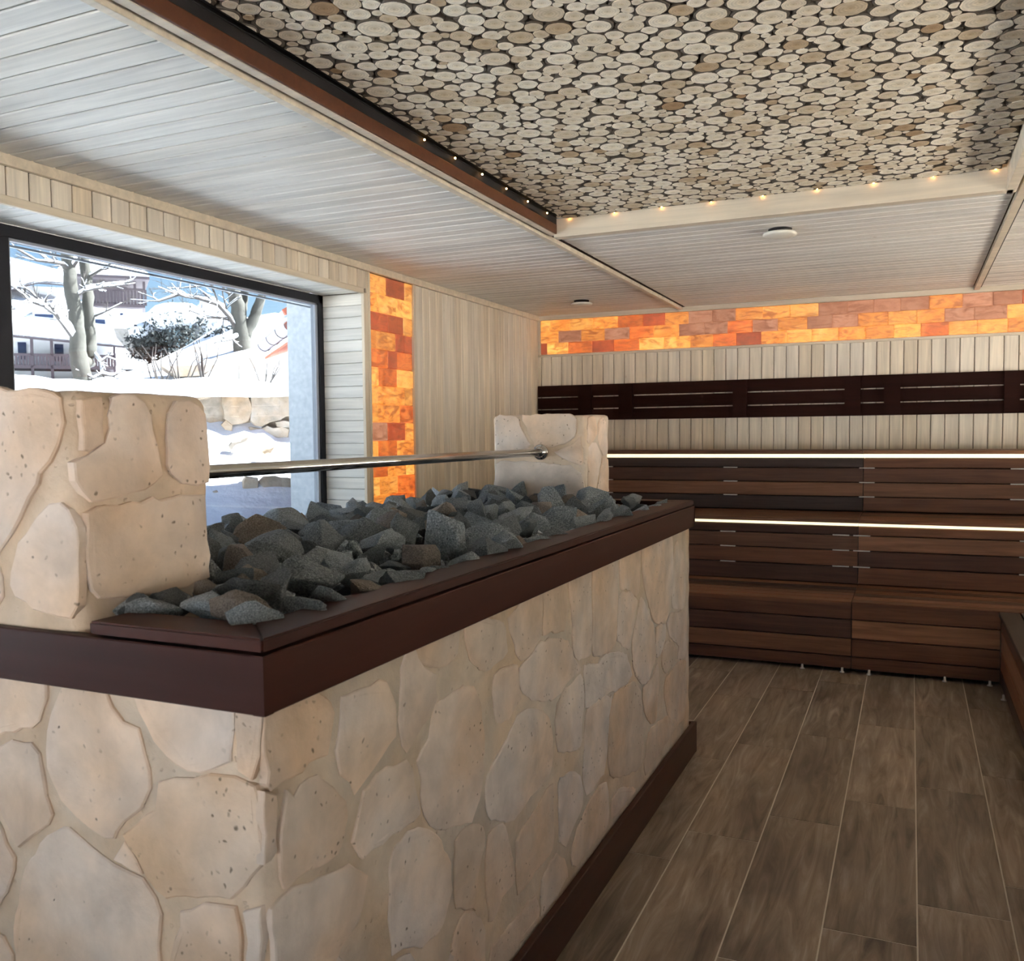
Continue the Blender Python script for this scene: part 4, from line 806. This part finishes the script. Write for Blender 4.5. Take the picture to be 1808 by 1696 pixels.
def slab(name, pts_, th, m, parent, smooth=False):
    n = len(pts_); P3 = [E(*p) for p in pts_]; org = P3[0]; up = Vector((0, 0, th))
    vv = [p - org for p in P3] + [p - org + up for p in P3]
    bm = bmesh.new(); b_ = [bm.verts.new(v) for v in vv]; bm.faces.new(b_[:n]); bm.faces.new(b_[n:])
    for i in range(n): bm.faces.new((b_[i], b_[(i + 1) % n], b_[(i + 1) % n + n], b_[i + n]))
    bmesh.ops.recalc_face_normals(bm, faces=bm.faces[:])
    return link(name, bm_mesh(name, bm, M[m]), parent, Matrix.Translation(org))
# garden retaining wall
gw = empty('garden_wall', E(0, 12.2, 1.0), 'low garden wall of brown grey rocks under a cap of snow', 'stone wall')
def ground_E(u, v): p = E(u, v, 0); return ground(p.x, p.y)
prism('wall_core', [(-7, .5), (4.5, .5), (4.5, 2.0), (-7, 2.0)], 12.12, 12.5, 'extstone', gw)
WS = [[(0.89,1.99),(1.22,2.02),(1.23,1.77),(1.20,1.66),(1.12,1.63),(0.99,1.62),(0.90,1.70)], [(1.25,2.02),(1.77,2.01),(1.91,2.02),(1.91,1.72),(1.76,1.71),(1.58,1.69),(1.48,1.63),(1.37,1.59),(1.26,1.60),(1.23,1.66),(1.24,1.77)], [(1.51,1.63),(1.65,1.68),(1.77,1.64),(1.90,1.63),(1.90,1.51),(1.69,1.56),(1.55,1.57)],
 [(1.21,1.57),(1.51,1.58),(1.68,1.55),(1.69,1.45),(1.46,1.44),(1.23,1.46)], [(0.86,1.59),(0.91,1.68),(0.99,1.60),(0.97,1.54),(0.92,1.52)], [(0.54,2.10),(0.67,2.10),(0.83,2.12),(0.82,2.04),(0.77,1.98),(0.56,1.91)], [(0.24,2.08),(0.52,2.10),(0.53,1.89),(0.34,1.77),(0.21,1.82)], [(1.93,2.02),(2.39,2.02),(2.38,1.60),(1.94,1.56)]]
for p in WS: stone(gw, p, E(0, 12.12, 0), ER, -EF, .10, 'wall_stone', 'extstone', .07, .012)
cv, cf = [], []; c0 = E(0, 12.3, 2.0); nu = 60
for i in range(nu + 1):
    u = -7 + 11.5 * i / nu
    for j in range(9):
        a = math.pi * j / 8; hh = .24 + .16 * noise.noise(Vector((u * .8, 3, 0))) + .06 * noise.noise(Vector((u * 2.7, 9, 0)))
        cv.append(E(u, 12.32 - (.38 + .05 * noise.noise(Vector((u * 2, 5, j)))) * math.cos(a), 1.96 + .05 * noise.noise(Vector((u * 1.3, 0, 7))) + hh * math.sin(a)) - c0)
for i in range(nu):
    for j in range(8): cf.append((i * 9 + j, i * 9 + j + 1, (i + 1) * 9 + j + 1, (i + 1) * 9 + j))
link('snow_cap', mesh('snow_cap', cv, cf, M['snow'], True), gw, Matrix.Translation(c0))
for i, (p, lb) in enumerate((([(0.96,0.84),(1.01,0.99),(1.14,0.98),(1.15,0.81),(1.06,0.75),(0.99,0.77)], 'tan boulder half buried in snow below the garden wall'), ([(1.16,0.94),(1.22,0.99),(1.36,1.00),(1.55,0.95),(1.61,0.91),(1.55,0.83),(1.36,0.82),(1.25,0.78)], 'wide grey boulder in snow nearest the window jamb below the wall'),
    ([(0.88,1.35),(0.92,1.39),(1.03,1.40),(1.14,1.45),(1.11,1.40),(0.95,1.33),(0.91,1.27)], 'dark slim rock poking from the snow mound under the wall'), ([(0.64,0.85),(0.71,0.86),(0.75,0.76),(0.68,0.76)], 'small bluish rock in shaded snow beside the near stone post'),
    ([(1.25,1.27),(1.31,1.30),(1.41,1.33),(1.37,1.25),(1.27,1.24)], 'small grey stone on top of the snow mound'))):
    vq = 10.75 if i in (0, 1, 3) else (11.4 if i == 2 else 11.2)
    o = stone(None, p, E(0, vq, 0), ER, -EF, .12, 'boulder', 'extstone', .05, .006); tag(o, lb, 'boulder', 'boulders in the snow')
# trees
def grow(vv, ff, sv, sf, p, d, L, r, depth, rg, n=5):
    pts_ = [p.copy()]; rad = [r]; k = 4
    for i in range(k):
        d = (d + Vector((rg.gauss(0, .16), rg.gauss(0, .16), rg.gauss(0, .13) + .03))).normalized(); p = p + d * (L / k); pts_.append(p.copy()); rad.append(r * (1 - .62 * (i + 1) / k))
    tube_into(vv, ff, pts_, rad, n if r > .02 else 4, False)
    if abs(d.z) < .8 and r > .006: tube_into(sv, sf, [q + Vector((0, 0, rr_ * .9)) for q, rr_ in zip(pts_, rad)], [rr_ * .75 + .004 for rr_ in rad], 4, False)
    if depth > 0:
        for i in range(rg.randint(3, 5)):
            q = rg.uniform(.25, 1.0); a = pts_[min(k, int(q * k))]
            dd = (d + Vector((rg.gauss(0, .65), rg.gauss(0, .65), rg.gauss(.05, .4)))).normalized()
            grow(vv, ff, sv, sf, a, dd, L * rg.uniform(.5, .75), rad[min(k, int(q * k))] * .6, depth - 1, rg, n)
def tree(label, base, stems, boughs, seed, depth=3):
    t = empty('bare_tree', base, label, 'tree', 'bare trees in the garden'); rg = random.Random(seed); tops = []
    for st_, r0, r1 in stems:
        P3 = [E(*q) for q in st_]; n = len(P3); P3s = []
        for i in range(n - 1):
            for s_ in range(3): P3s.append(P3[i].lerp(P3[i + 1], s_ / 3) + Vector((rg.gauss(0, .012), rg.gauss(0, .012), 0)))
        P3s.append(P3[-1]); rads = [r0 + (r1 - r0) * i / (len(P3s) - 1) for i in range(len(P3s))]; up = (P3s[-1] - P3s[-3]).normalized(); tops.append((P3s[-1], up, r1)); tube('trunk', P3s + [P3s[-1] + up * .8, P3s[-1] + up * 1.9 + Vector((.1, .15, 0))], rads + [r1 * .6, .012], M['bark'], t, 12)
    bv, bf, sv, sf = [], [], [], []
    for pl, r0, snow in boughs:
        P3 = [E(*q) - base for q in pl]; n = len(P3); rad = [r0 * (1 - .55 * i / (n - 1)) for i in range(n)]
        tube_into(bv, bf, P3, rad, 6, False)
        if snow: tube_into(sv, sf, [q + Vector((0, 0, rr_ * .8)) for q, rr_ in zip(P3, rad)], [rr_ * snow for rr_ in rad], 6, True)
        for i in range(1, n):
            for q in range(2):
                d = ((P3[i] - P3[i - 1]).normalized() + Vector((rg.gauss(0, .5), rg.gauss(0, .5), rg.gauss(.1, .4)))).normalized()
                grow(bv, bf, sv, sf, P3[i], d, rg.uniform(.5, .95) * (P3[-1] - P3[0]).length * .42, rad[i] * .55, depth - 1, rg)
    for tp, up, r1 in tops:
        for q in (.2, .5, .8, 1.2): grow(bv, bf, sv, sf, tp + up * q - base, (up * .5 + Vector((rg.gauss(0, .7), rg.gauss(0, .7), .3))).normalized(), rg.uniform(1.0, 1.6), r1 * .4, depth - 1, rg)
    br_ = link('branches', mesh('branches', bv, bf, M['twig'], True), t, Matrix.Translation(base)); br_['kind'] = 'stuff'
    if sv: s2 = link('branch_snow', mesh('branch_snow', sv, sf, M['snow'], True), t, Matrix.Translation(base)); s2['kind'] = 'stuff'
TL = [(-0.93,16,2.12),(-0.99,16,2.66),(-0.99,16,2.93),(-1.02,16,3.38),(-1.06,16,3.91),(-1.12,16,4.45),(-1.17,16.2,4.84),(-1.20,16.4,5.42)]; TL2 = [(-0.86,16.3,2.69),(-0.83,16.3,3.06),(-0.86,16.3,3.61),(-0.87,16.3,4.06),(-0.90,16.3,4.52),(-0.92,16.4,4.90),(-0.94,16.6,5.59)]
b0 = E(TL[0][0], 16, ground_E(TL[0][0], 16) - .1)
tree('tall twin stemmed bare tree before the left house, snow on its boughs', b0, [([(TL[0][0], 16, b0.z)] + TL, .16, .07), ([TL[1]] + TL2, .11, .07)],
    [([(-1.04,16,3.04),(-1.16,15.8,3.22),(-1.28,15.6,3.39),(-1.41,15.5,3.48),(-1.58,15.4,3.52),(-1.80,15.3,3.39)], .055, 1.5), ([(-0.87,16.2,3.87),(-0.71,16,3.88),(-0.50,15.9,3.91),(-0.20,15.8,3.95)], .03, 1.3), ([(-1.01,16,3.72),(-0.87,15.9,3.80),(-0.62,15.8,3.84),(-0.33,15.7,3.88)], .028, 1.3),
     ([(-1.06,16,4.11),(-1.16,15.9,4.19),(-1.29,15.8,4.19),(-1.52,15.7,4.19),(-1.77,15.6,4.33)], .03, .8), ([(-0.87,16.3,4.05),(-0.67,16.2,4.17),(-0.45,16.1,4.31),(-0.23,16,4.46)], .03, 1.2), ([(-0.81,16.3,2.85),(-0.68,16.1,2.68),(-0.67,16,2.49),(-0.79,15.9,2.41),(-0.91,15.9,2.48)], .03, 1.3),
     ([(-0.67,16,2.49),(-0.50,15.9,2.45),(-0.37,15.8,2.52)], .028, 1.3), ([(-0.70,16.1,2.68),(-0.58,16,2.76),(-0.45,16,2.71)], .02, 1.3), ([(-1.04,16,4.18),(-0.94,15.9,4.31),(-0.95,15.9,4.44)], .04, 1.2), ([(-0.82,16.3,3.42),(-0.60,16.2,3.51),(-0.34,16.1,3.65)], .02, .9)], 3, 3)
TR = [(2.12,22,3.05),(2.10,22,3.58),(2.07,22,4.11),(2.02,22,4.50),(1.93,22,4.86),(1.81,22,5.27),(1.78,22.3,5.98)]
b1 = E(TR[0][0], 22, ground_E(TR[0][0], 22) - .1)
tree('thick forked bare tree nearest the window jamb, beside the red tiled roof', b1, [([(TR[0][0], 22, b1.z)] + TR, .26, .10), ([(2.13,22,3.77),(2.30,22,4.09),(2.47,22,4.45),(2.60,22,4.86),(2.77,22.3,5.38)], .16, .08), ([(2.08,22.2,4.32),(2.22,22.4,4.83),(2.30,22.6,5.27),(2.36,22.8,5.85)], .12, .07)],
    [([(2.00,22,3.91),(1.81,21.8,4.20),(1.55,21.6,4.45),(1.12,21.4,4.55),(0.70,21.2,4.58),(0.28,21,4.39)], .055, .9), ([(2.01,22,4.11),(1.68,21.8,4.17),(1.30,21.6,4.16),(0.93,21.4,4.27)], .035, 1.0), ([(1.88,22,4.95),(1.64,21.8,5.13),(1.27,21.6,5.30),(0.78,21.4,5.33),(0.31,21.2,5.36)], .05, .8),
     ([(1.97,22,4.69),(1.70,21.8,4.82),(1.26,21.6,4.86),(0.83,21.4,4.77)], .035, .8), ([(2.07,22,3.84),(1.85,21.7,3.70),(1.61,21.5,3.62)], .05, 1.4), ([(2.54,22,4.65),(2.73,22,4.86),(2.94,22,5.07),(3.13,22,5.08)], .03, .8), ([(2.29,22.5,5.12),(2.53,22.4,5.38),(2.85,22.3,5.52)], .03, .8), ([(1.83,22,5.14),(1.60,22,5.39),(1.17,22,5.62),(0.57,22,5.71)], .03, .7)], 9, 3)
def sapling(label, base, n, h, seed):
    t = empty('bare_shrub', base, label, 'shrub', 'bare shrubs in the snow'); rg = random.Random(seed)
    for k in range(n):
        d = Vector((rg.gauss(0, .3), rg.gauss(0, .3), 1)).normalized(); pts_ = [base + d * (h * q) + Vector((rg.gauss(0, .04), rg.gauss(0, .04), 0)) * q for q in (0, .35, .7, 1)]
        tube('stem', pts_, [.016, .012, .009, .005], M['twig'], t, 5)
for i, (px_, lb) in enumerate((([(1.75,15,2.44)], 'thin bare shrub beside the little niche and garden wall'), ([(0.48,15,2.44)], 'thin bare shrub before the snowy stone trough'), ([(0.73,13,2.14)], 'lowest thin bare shrub above the garden wall'), ([(0.20,14,2.45)], 'spindly bare shrub on the blue shaded slope'))):
    u, v, z = px_[0]; sapling(lb, E(u, v, ground_E(u, v) - .05), 6, .75, 40 + i)
# evergreen shrubs
def evergreen(label, u, v, z, ru, rz_, seed, snow=True):
    t = empty('evergreen_shrub', E(u, v, ground_E(u, v)), label, 'shrub', 'evergreen shrubs under snow'); rg = random.Random(seed); vv, ff = [], []
    for k in range(2600):
        a = Vector((rg.gauss(0, .5), rg.gauss(0, .5), rg.gauss(0, .5)))
        if a.length > 1.1: continue
        p = E(u, v, z) + ER * a.x * ru + EF * a.y * ru + Vector((0, 0, a.z * rz_)) - Vector(t.location); s_ = rg.uniform(.025, .06); b = len(vv)
        for q in range(3): vv.append(p + Vector((rg.gauss(0, 1), rg.gauss(0, 1), rg.gauss(0, 1))) * s_)
        ff.append((b, b + 1, b + 2))
    o = link('foliage', mesh('foliage', vv, ff, M['foliage']), t, Matrix.Translation(t.location)); o['kind'] = 'stuff'
    c_ = Vector(t.location); tube('trunk', [c_ - Vector((0, 0, .1)), E(u, v, z)], [.07, .03], M['bark'], t, 6)
    if snow:
        bm = bmesh.new(); bmesh.ops.create_icosphere(bm, subdivisions=3, radius=1, matrix=Matrix.Diagonal((ru * .75, ru * .7, rz_ * .42, 1)))
        for w_ in bm.verts: w_.co *= 1 + .22 * noise.noise(w_.co * 2.2 + Vector((seed, 0, 0)))
        link('snow_cap', bm_mesh('snow_cap', bm, M['snow'], True), t, Matrix.Translation(E(u - ru * .2, v + .1, z + rz_ * .62)))
EV = [(0.97,28,4.59),(0.10,28,4.36),(2.22,27,4.24),(1.61,28.5,4.61)]
evergreen('widest dark evergreen shrub, snow capped, in the middle of the garden', EV[0][0], 28, EV[0][2] - .2, 1.05, .95, 1)
evergreen('dark evergreen shrub at the foot of the grey shed', EV[1][0], 28.6, EV[1][2] - .15, .65, .6, 2)
evergreen('low dark evergreen shrub just left of the forked tree', EV[2][0], 26, EV[2][2] - .1, .65, .55, 3)
bm = bmesh.new(); bmesh.ops.create_icosphere(bm, subdivisions=3, radius=1, matrix=Matrix.Diagonal((.55, .55, 1.0, 1)))
for w_ in bm.verts: w_.co *= 1 + .2 * noise.noise(w_.co * 2.5)
o = link('snowy_conifer', bm_mesh('snowy_conifer', bm, M['snow'], True), None, Matrix.Translation(E(EV[3][0] + .25, 28.5, EV[3][2]))); tag(o, 'round snow buried bush between the dark evergreen shrubs', 'shrub')
# little niche and trough in the snow
NI = [(1.57,2.77),(1.57,2.91),(1.71,2.95),(1.84,2.91),(1.83,2.77)]; NR = [(1.52,2.88),(1.71,3.00),(1.90,2.96),(1.90,2.91),(1.71,2.94),(1.56,2.83)]
ni = empty('garden_shrine', E(NI[0][0], 17, NI[0][1] - .3), 'small gabled stone niche with snowy roof beside the forked tree', 'niche')
prism('niche_body', [(NI[0][0], NI[0][1] - .5)] + NI[1:4] + [(NI[4][0], NI[4][1] - .5)], 17, 17.5, 'extstone', ni); prism('niche_roof', NR, 16.85, 17.6, 'snow', ni)
TRg = [(0.28,2.85),(1.30,2.90),(0.97,2.67),(0.56,2.65)]
tr_ = empty('stone_trough', E(TRg[0][0], 19, TRg[2][1]), 'grey stone trough with slanted ends set in the snow slope', 'trough')
prism('trough_body', TRg, 19, 20, 'extstone', tr_); slab('trough_snow', [(TRg[0][0] - .05, 18.95, TRg[0][1]), (TRg[1][0] + .05, 18.95, TRg[1][1]), (TRg[1][0] + .05, 20.1, TRg[1][1] + .1), (TRg[0][0] - .05, 20.1, TRg[0][1] + .1)], .1, 'snow', tr_)
# left chalet
hs = empty('chalet', E(-5, 42, 3.8), 'white chalet with snowy roofs and long balcony, left of the twin stemmed tree', 'house')
prism('lower_wall', rect([(-6.08,5.73),(-1.30,3.29)]), 41.5, 50, 'housewall', hs)
prism('upper_wall', rect([(-4.77,8.10),(-3.17,6.66)]), 44.5, 50, 'housewall', hs)
slab('lower_roof', [(-5.80,39.6,5.46),(-0.50,39.6,5.04),(-1.61,44.4,6.66),(-3.19,45,7.45),(-6.53,45,7.84)], .12, 'housewood', hs)
slab('lower_roof_snow', [(-5.80,39.6,5.53),(-0.50,39.6,5.12),(-1.60,44.4,6.75),(-3.18,45,7.53),(-6.52,45,7.92)], .32, 'snow', hs)
slab('upper_roof', [(-6.25,43,7.28),(-4.69,43,7.81),(-4.16,43,7.99),(-2.87,43,7.95),(-3.28,48,8.95),(-5.78,48,9.53),(-6.92,48,9.51)], .14, 'housewood', hs)
slab('upper_roof_snow', [(-6.25,43,7.34),(-4.69,43,7.87),(-4.16,43,8.04),(-2.87,43,8.00),(-3.28,48,9.01),(-5.78,48,9.58),(-6.92,48,9.55)], .35, 'snow', hs)
for (rc, vq) in (([(-4.13,6.50),(-3.46,6.06)], 41.2), ([(-1.91,6.37),(-1.54,5.88)], 41.2)):
    f = prism('dormer', rect([(rc[0][0] - .08, rc[0][1] + .1), (rc[1][0] + .12, rc[1][1] - .1)]), vq + .05, vq + 2.5, 'housewall', hs)
    prism('dormer_pane', rect(rc), vq, vq + .1, 'houseglass', f)
    prism('dormer_snow', [(rc[0][0] - .3, rc[0][1] - .05), (rc[0][0] + .1, rc[0][1] + .28), (rc[1][0] - .1, rc[0][1] + .28), (rc[1][0] + .4, rc[0][1] - .15), (rc[1][0] + .1, rc[0][1] + .12), (rc[0][0] - .05, rc[0][1] + .12)], vq - .3, vq + 2.6, 'snow', f)
rb = [(-4.87,4.76),(-1.20,4.36)]; rt = rb[0][1]; rbm = rb[1][1]
ra = prism('balcony_rail', rect([(rb[0][0] - 1, rt + .05), (rb[1][0], rt - .05)]), 40, 40.1, 'housewood', hs); prism('balcony_floor', rect([(rb[0][0] - 1, rbm), (rb[1][0], rbm - .14)]), 40, 41.6, 'housewood', hs)
u = rb[0][0]
while u < rb[1][0]: prism('baluster', rect([(u, rt), (u + .085, rbm)]), 40.02, 40.06, 'housewood', hs); u += .118
for pu in [(-4.16,5.40),(-3.46,5.39),(-2.55,5.34),(-1.19,5.22)]: prism('balcony_post', rect([(pu[0] - .05, pu[1]), (pu[0] + .05, 3.6)]), 40, 40.12, 'housewood', hs)
for rc in ([(-4.81,5.37),(-4.51,4.68)], [(-3.48,5.33),(-3.15,4.63)]): prism('window_pane', rect(rc), 41.45, 41.55, 'houseglass', hs)
# tower house behind
tw = empty('tower_house', E(-4, 58, 4.5), 'tall white tower house with wooden gallery under a snowy hipped roof', 'house')
prism('tower_wall', rect([(-2.78,9.18),(-0.13,5.39)]), 56, 63, 'housewall', tw); prism('gallery_back_wall', rect([(-2.80,11.16),(-0.94,9.98)]), 57.5, 62, 'housewood', tw)
ap = [(-3.77,59,12.31),(-1.44,59,12.29)]; ev = [(-4.32,54.5,10.37),(0.30,54.5,10.41)]; ev2 = [(ev[1][0] - .5, 63.5, ev[1][2]), (ev[0][0], 63.5, ev[0][2])]
for th0, nm, mt in ((0, 'tower_roof', 'housewood'), (.16, 'tower_roof_snow', 'snow')):
    V8 = [E(*ev[0]), E(*ev[1]), E(*ev2[0]), E(*ev2[1]), E(*ap[0]), E(*ap[1])]; V8 = [v + Vector((0, 0, th0)) for v in V8]; org = V8[0]
    dn = Vector((0, 0, -.15)); allv = [v - org for v in V8] + [V8[i] - org + dn for i in range(4)]
    link(nm, mesh(nm, allv, [(0, 1, 5, 4), (1, 2, 5), (2, 3, 4, 5), (3, 0, 4), (0, 6, 7, 1), (1, 7, 8, 2), (2, 8, 9, 3), (3, 9, 6, 0), (9, 8, 7, 6)], M[mt]), tw, Matrix.Translation(org))
rc = [(-2.82,9.80),(0.03,8.91)]; prism('gallery_rail', rect([(rc[0][0], rc[0][1] + .06), (rc[1][0], rc[0][1] - .06)]), 55.3, 55.42, 'housewood', tw); prism('gallery_floor', rect([(rc[0][0], rc[1][1] + .05), (rc[1][0], rc[1][1] - .12)]), 55.3, 57.5, 'housewood', tw)
u = rc[0][0]; k = 0
while u < rc[1][0]: prism('gallery_board', rect([(u, rc[0][1]), (u + .15, rc[1][1])]), 55.33 + .02 * (k % 2), 55.37 + .02 * (k % 2), 'housewood', tw); u += .175; k += 1
for pu in [(-2.19,10.71),(-0.48,10.59),(-0.00,10.54),(-2.70,10.73)]: prism('gallery_post', rect([(pu[0] - .07, pu[1]), (pu[0] + .07, rc[0][1])]), 55.3, 55.45, 'housewood', tw)
prism('tower_window', rect([(-1.30,8.51),(-1.14,8.10)]), 55.93, 56.05, 'houseglass', tw)
ch = [(-2.52,12.58),(-2.07,11.92)]; prism('chimney', rect(ch), 60, 61, 'housewood', tw)
# grey shed between house and shrubs
sh = empty('garden_shed', E(0, 33, 4), 'grey boarded shed under thick snow between the tower and evergreen shrubs', 'shed')
prism('shed_wall', [(-0.99,5.12),(0.15,5.10),(0.15,4.33),(-0.36,4.32)], 33, 36, 'greywood', sh); slab('shed_snow', [(-1.13,32.7,5.08),(0.24,32.7,5.10),(0.76,37,6.16),(-0.07,37,5.84),(-0.66,36,5.66)], .30, 'snow', sh)
slab('ridge_snow', [(-0.13,34,5.36),(1.63,34,5.63),(1.75,38,6.44),(0.52,38,6.23)], .30, 'snow', sh)
# outbuilding with gutter at the right edge of the window
ob = empty('outbuilding', E(1.9, 10.5, 0.4), 'outbuilding corner with red tiles, snow and zinc gutter beside the jamb', 'outbuilding')
g0, g1 = [(1.28,11.0,2.52),(1.34,9.1,2.51)]
gp = []
P0, P1 = E(*g0), E(*g1); ax = (P1 - P0).normalized(); sd = ax.cross(Vector((0, 0, 1))).normalized(); vv, ff = [], []
P1 = Vector((P1.x, P1.y, P0.z + .04))
for i, pq in enumerate((P0, P1)):
    for k in range(11):
        a = math.pi + math.pi * k / 10
        for rr_ in (.080, .075): vv.append(pq + sd * math.cos(a) * rr_ + Vector((0, 0, math.sin(a) * rr_)) - P0)
for k in range(10):
    a, b = 2 * k, 22 + 2 * k; ff += [(a, a + 2, b + 2, b), (a + 1, b + 1, b + 3, a + 3)]
ff += [tuple(range(0, 22, 2)) + tuple(range(21, 0, -2))]
gu = link('gutter', mesh('gutter', vv, ff, M['zinc'], True), ob, Matrix.Translation(P0))
for q in (.10, .42, .74):
    cc = P0.lerp(P1, q); tube('gutter_bracket', [cc + sd * math.cos(math.pi + math.pi * k / 8) * .083 + Vector((0, 0, math.sin(math.pi + math.pi * k / 8) * .083)) for k in range(9)], .004, M['black'], gu, 6)
rise = Vector((0, 0, 1)); inn = Vector((ax.y, -ax.x, 0)).normalized()
if inn.dot(ER) < 0: inn = -inn
def ob_slab(name, off, d0, d1, h0, h1, th, m, sub=False):
    A, B = P0 + inn * d0 + rise * (h0 + off), P1 + inn * d0 + rise * (h0 + off); A2, B2 = P0 + inn * d1 + rise * (h1 + off), P1 + inn * d1 + rise * (h1 + off)
    bm = bmesh.new(); b_ = [bm.verts.new(p - P0) for p in (A, B, B2, A2)] + [bm.verts.new(p - P0 + Vector((0, 0, th))) for p in (A, B, B2, A2)]
    for q in ((3, 2, 1, 0), (4, 5, 6, 7), (0, 1, 5, 4), (1, 2, 6, 5), (2, 3, 7, 6), (3, 0, 4, 7)): bm.faces.new([b_[i] for i in q])
    if sub:
        bmesh.ops.bevel(bm, geom=bm.edges[:], offset=th * .35, segments=3, affect='EDGES')
    return link(name, bm_mesh(name, bm, M[m], sub), ob, Matrix.Translation(P0))
ob_slab('roof_tiles', .03, -.02, 1.3, .0, .62, .05, 'redtile'); ob_slab('roof_snow', .08, .04, 1.3, .02, .62, .17, 'snow', True); ob_slab('eave_snow', .0, -.07, .05, .03, .06, .05, 'snow', True)
ob_slab('soffit', -.16, .02, .30, .0, .10, .03, 'redtile')
wq = [P0 + ax * .35 + inn * .25, P1 + inn * .25, P1 + inn * 1.5, P0 + ax * .35 + inn * 1.5]
bm = bmesh.new(); b_ = [bm.verts.new(Vector((p.x, p.y, z)) - P0) for z in (.2, P0.z - .1) for p in wq]
for q in ((3, 2, 1, 0), (4, 5, 6, 7), (0, 1, 5, 4), (1, 2, 6, 5), (2, 3, 7, 6), (3, 0, 4, 7)): bm.faces.new([b_[i] for i in q])
link('outbuilding_wall', bm_mesh('outbuilding_wall', bm, M['greywood']), ob, Matrix.Translation(P0))
rd = [(1.38,9.6,2.72),(1.38,9.6,2.86)]
tube('ridge_tile', [E(rd[0][0] - .02, 9.6, rd[0][2] - .02), E(rd[0][0] + .35, 9.6, rd[0][2] + .22)], .075, M['redtile'], ob, 12)
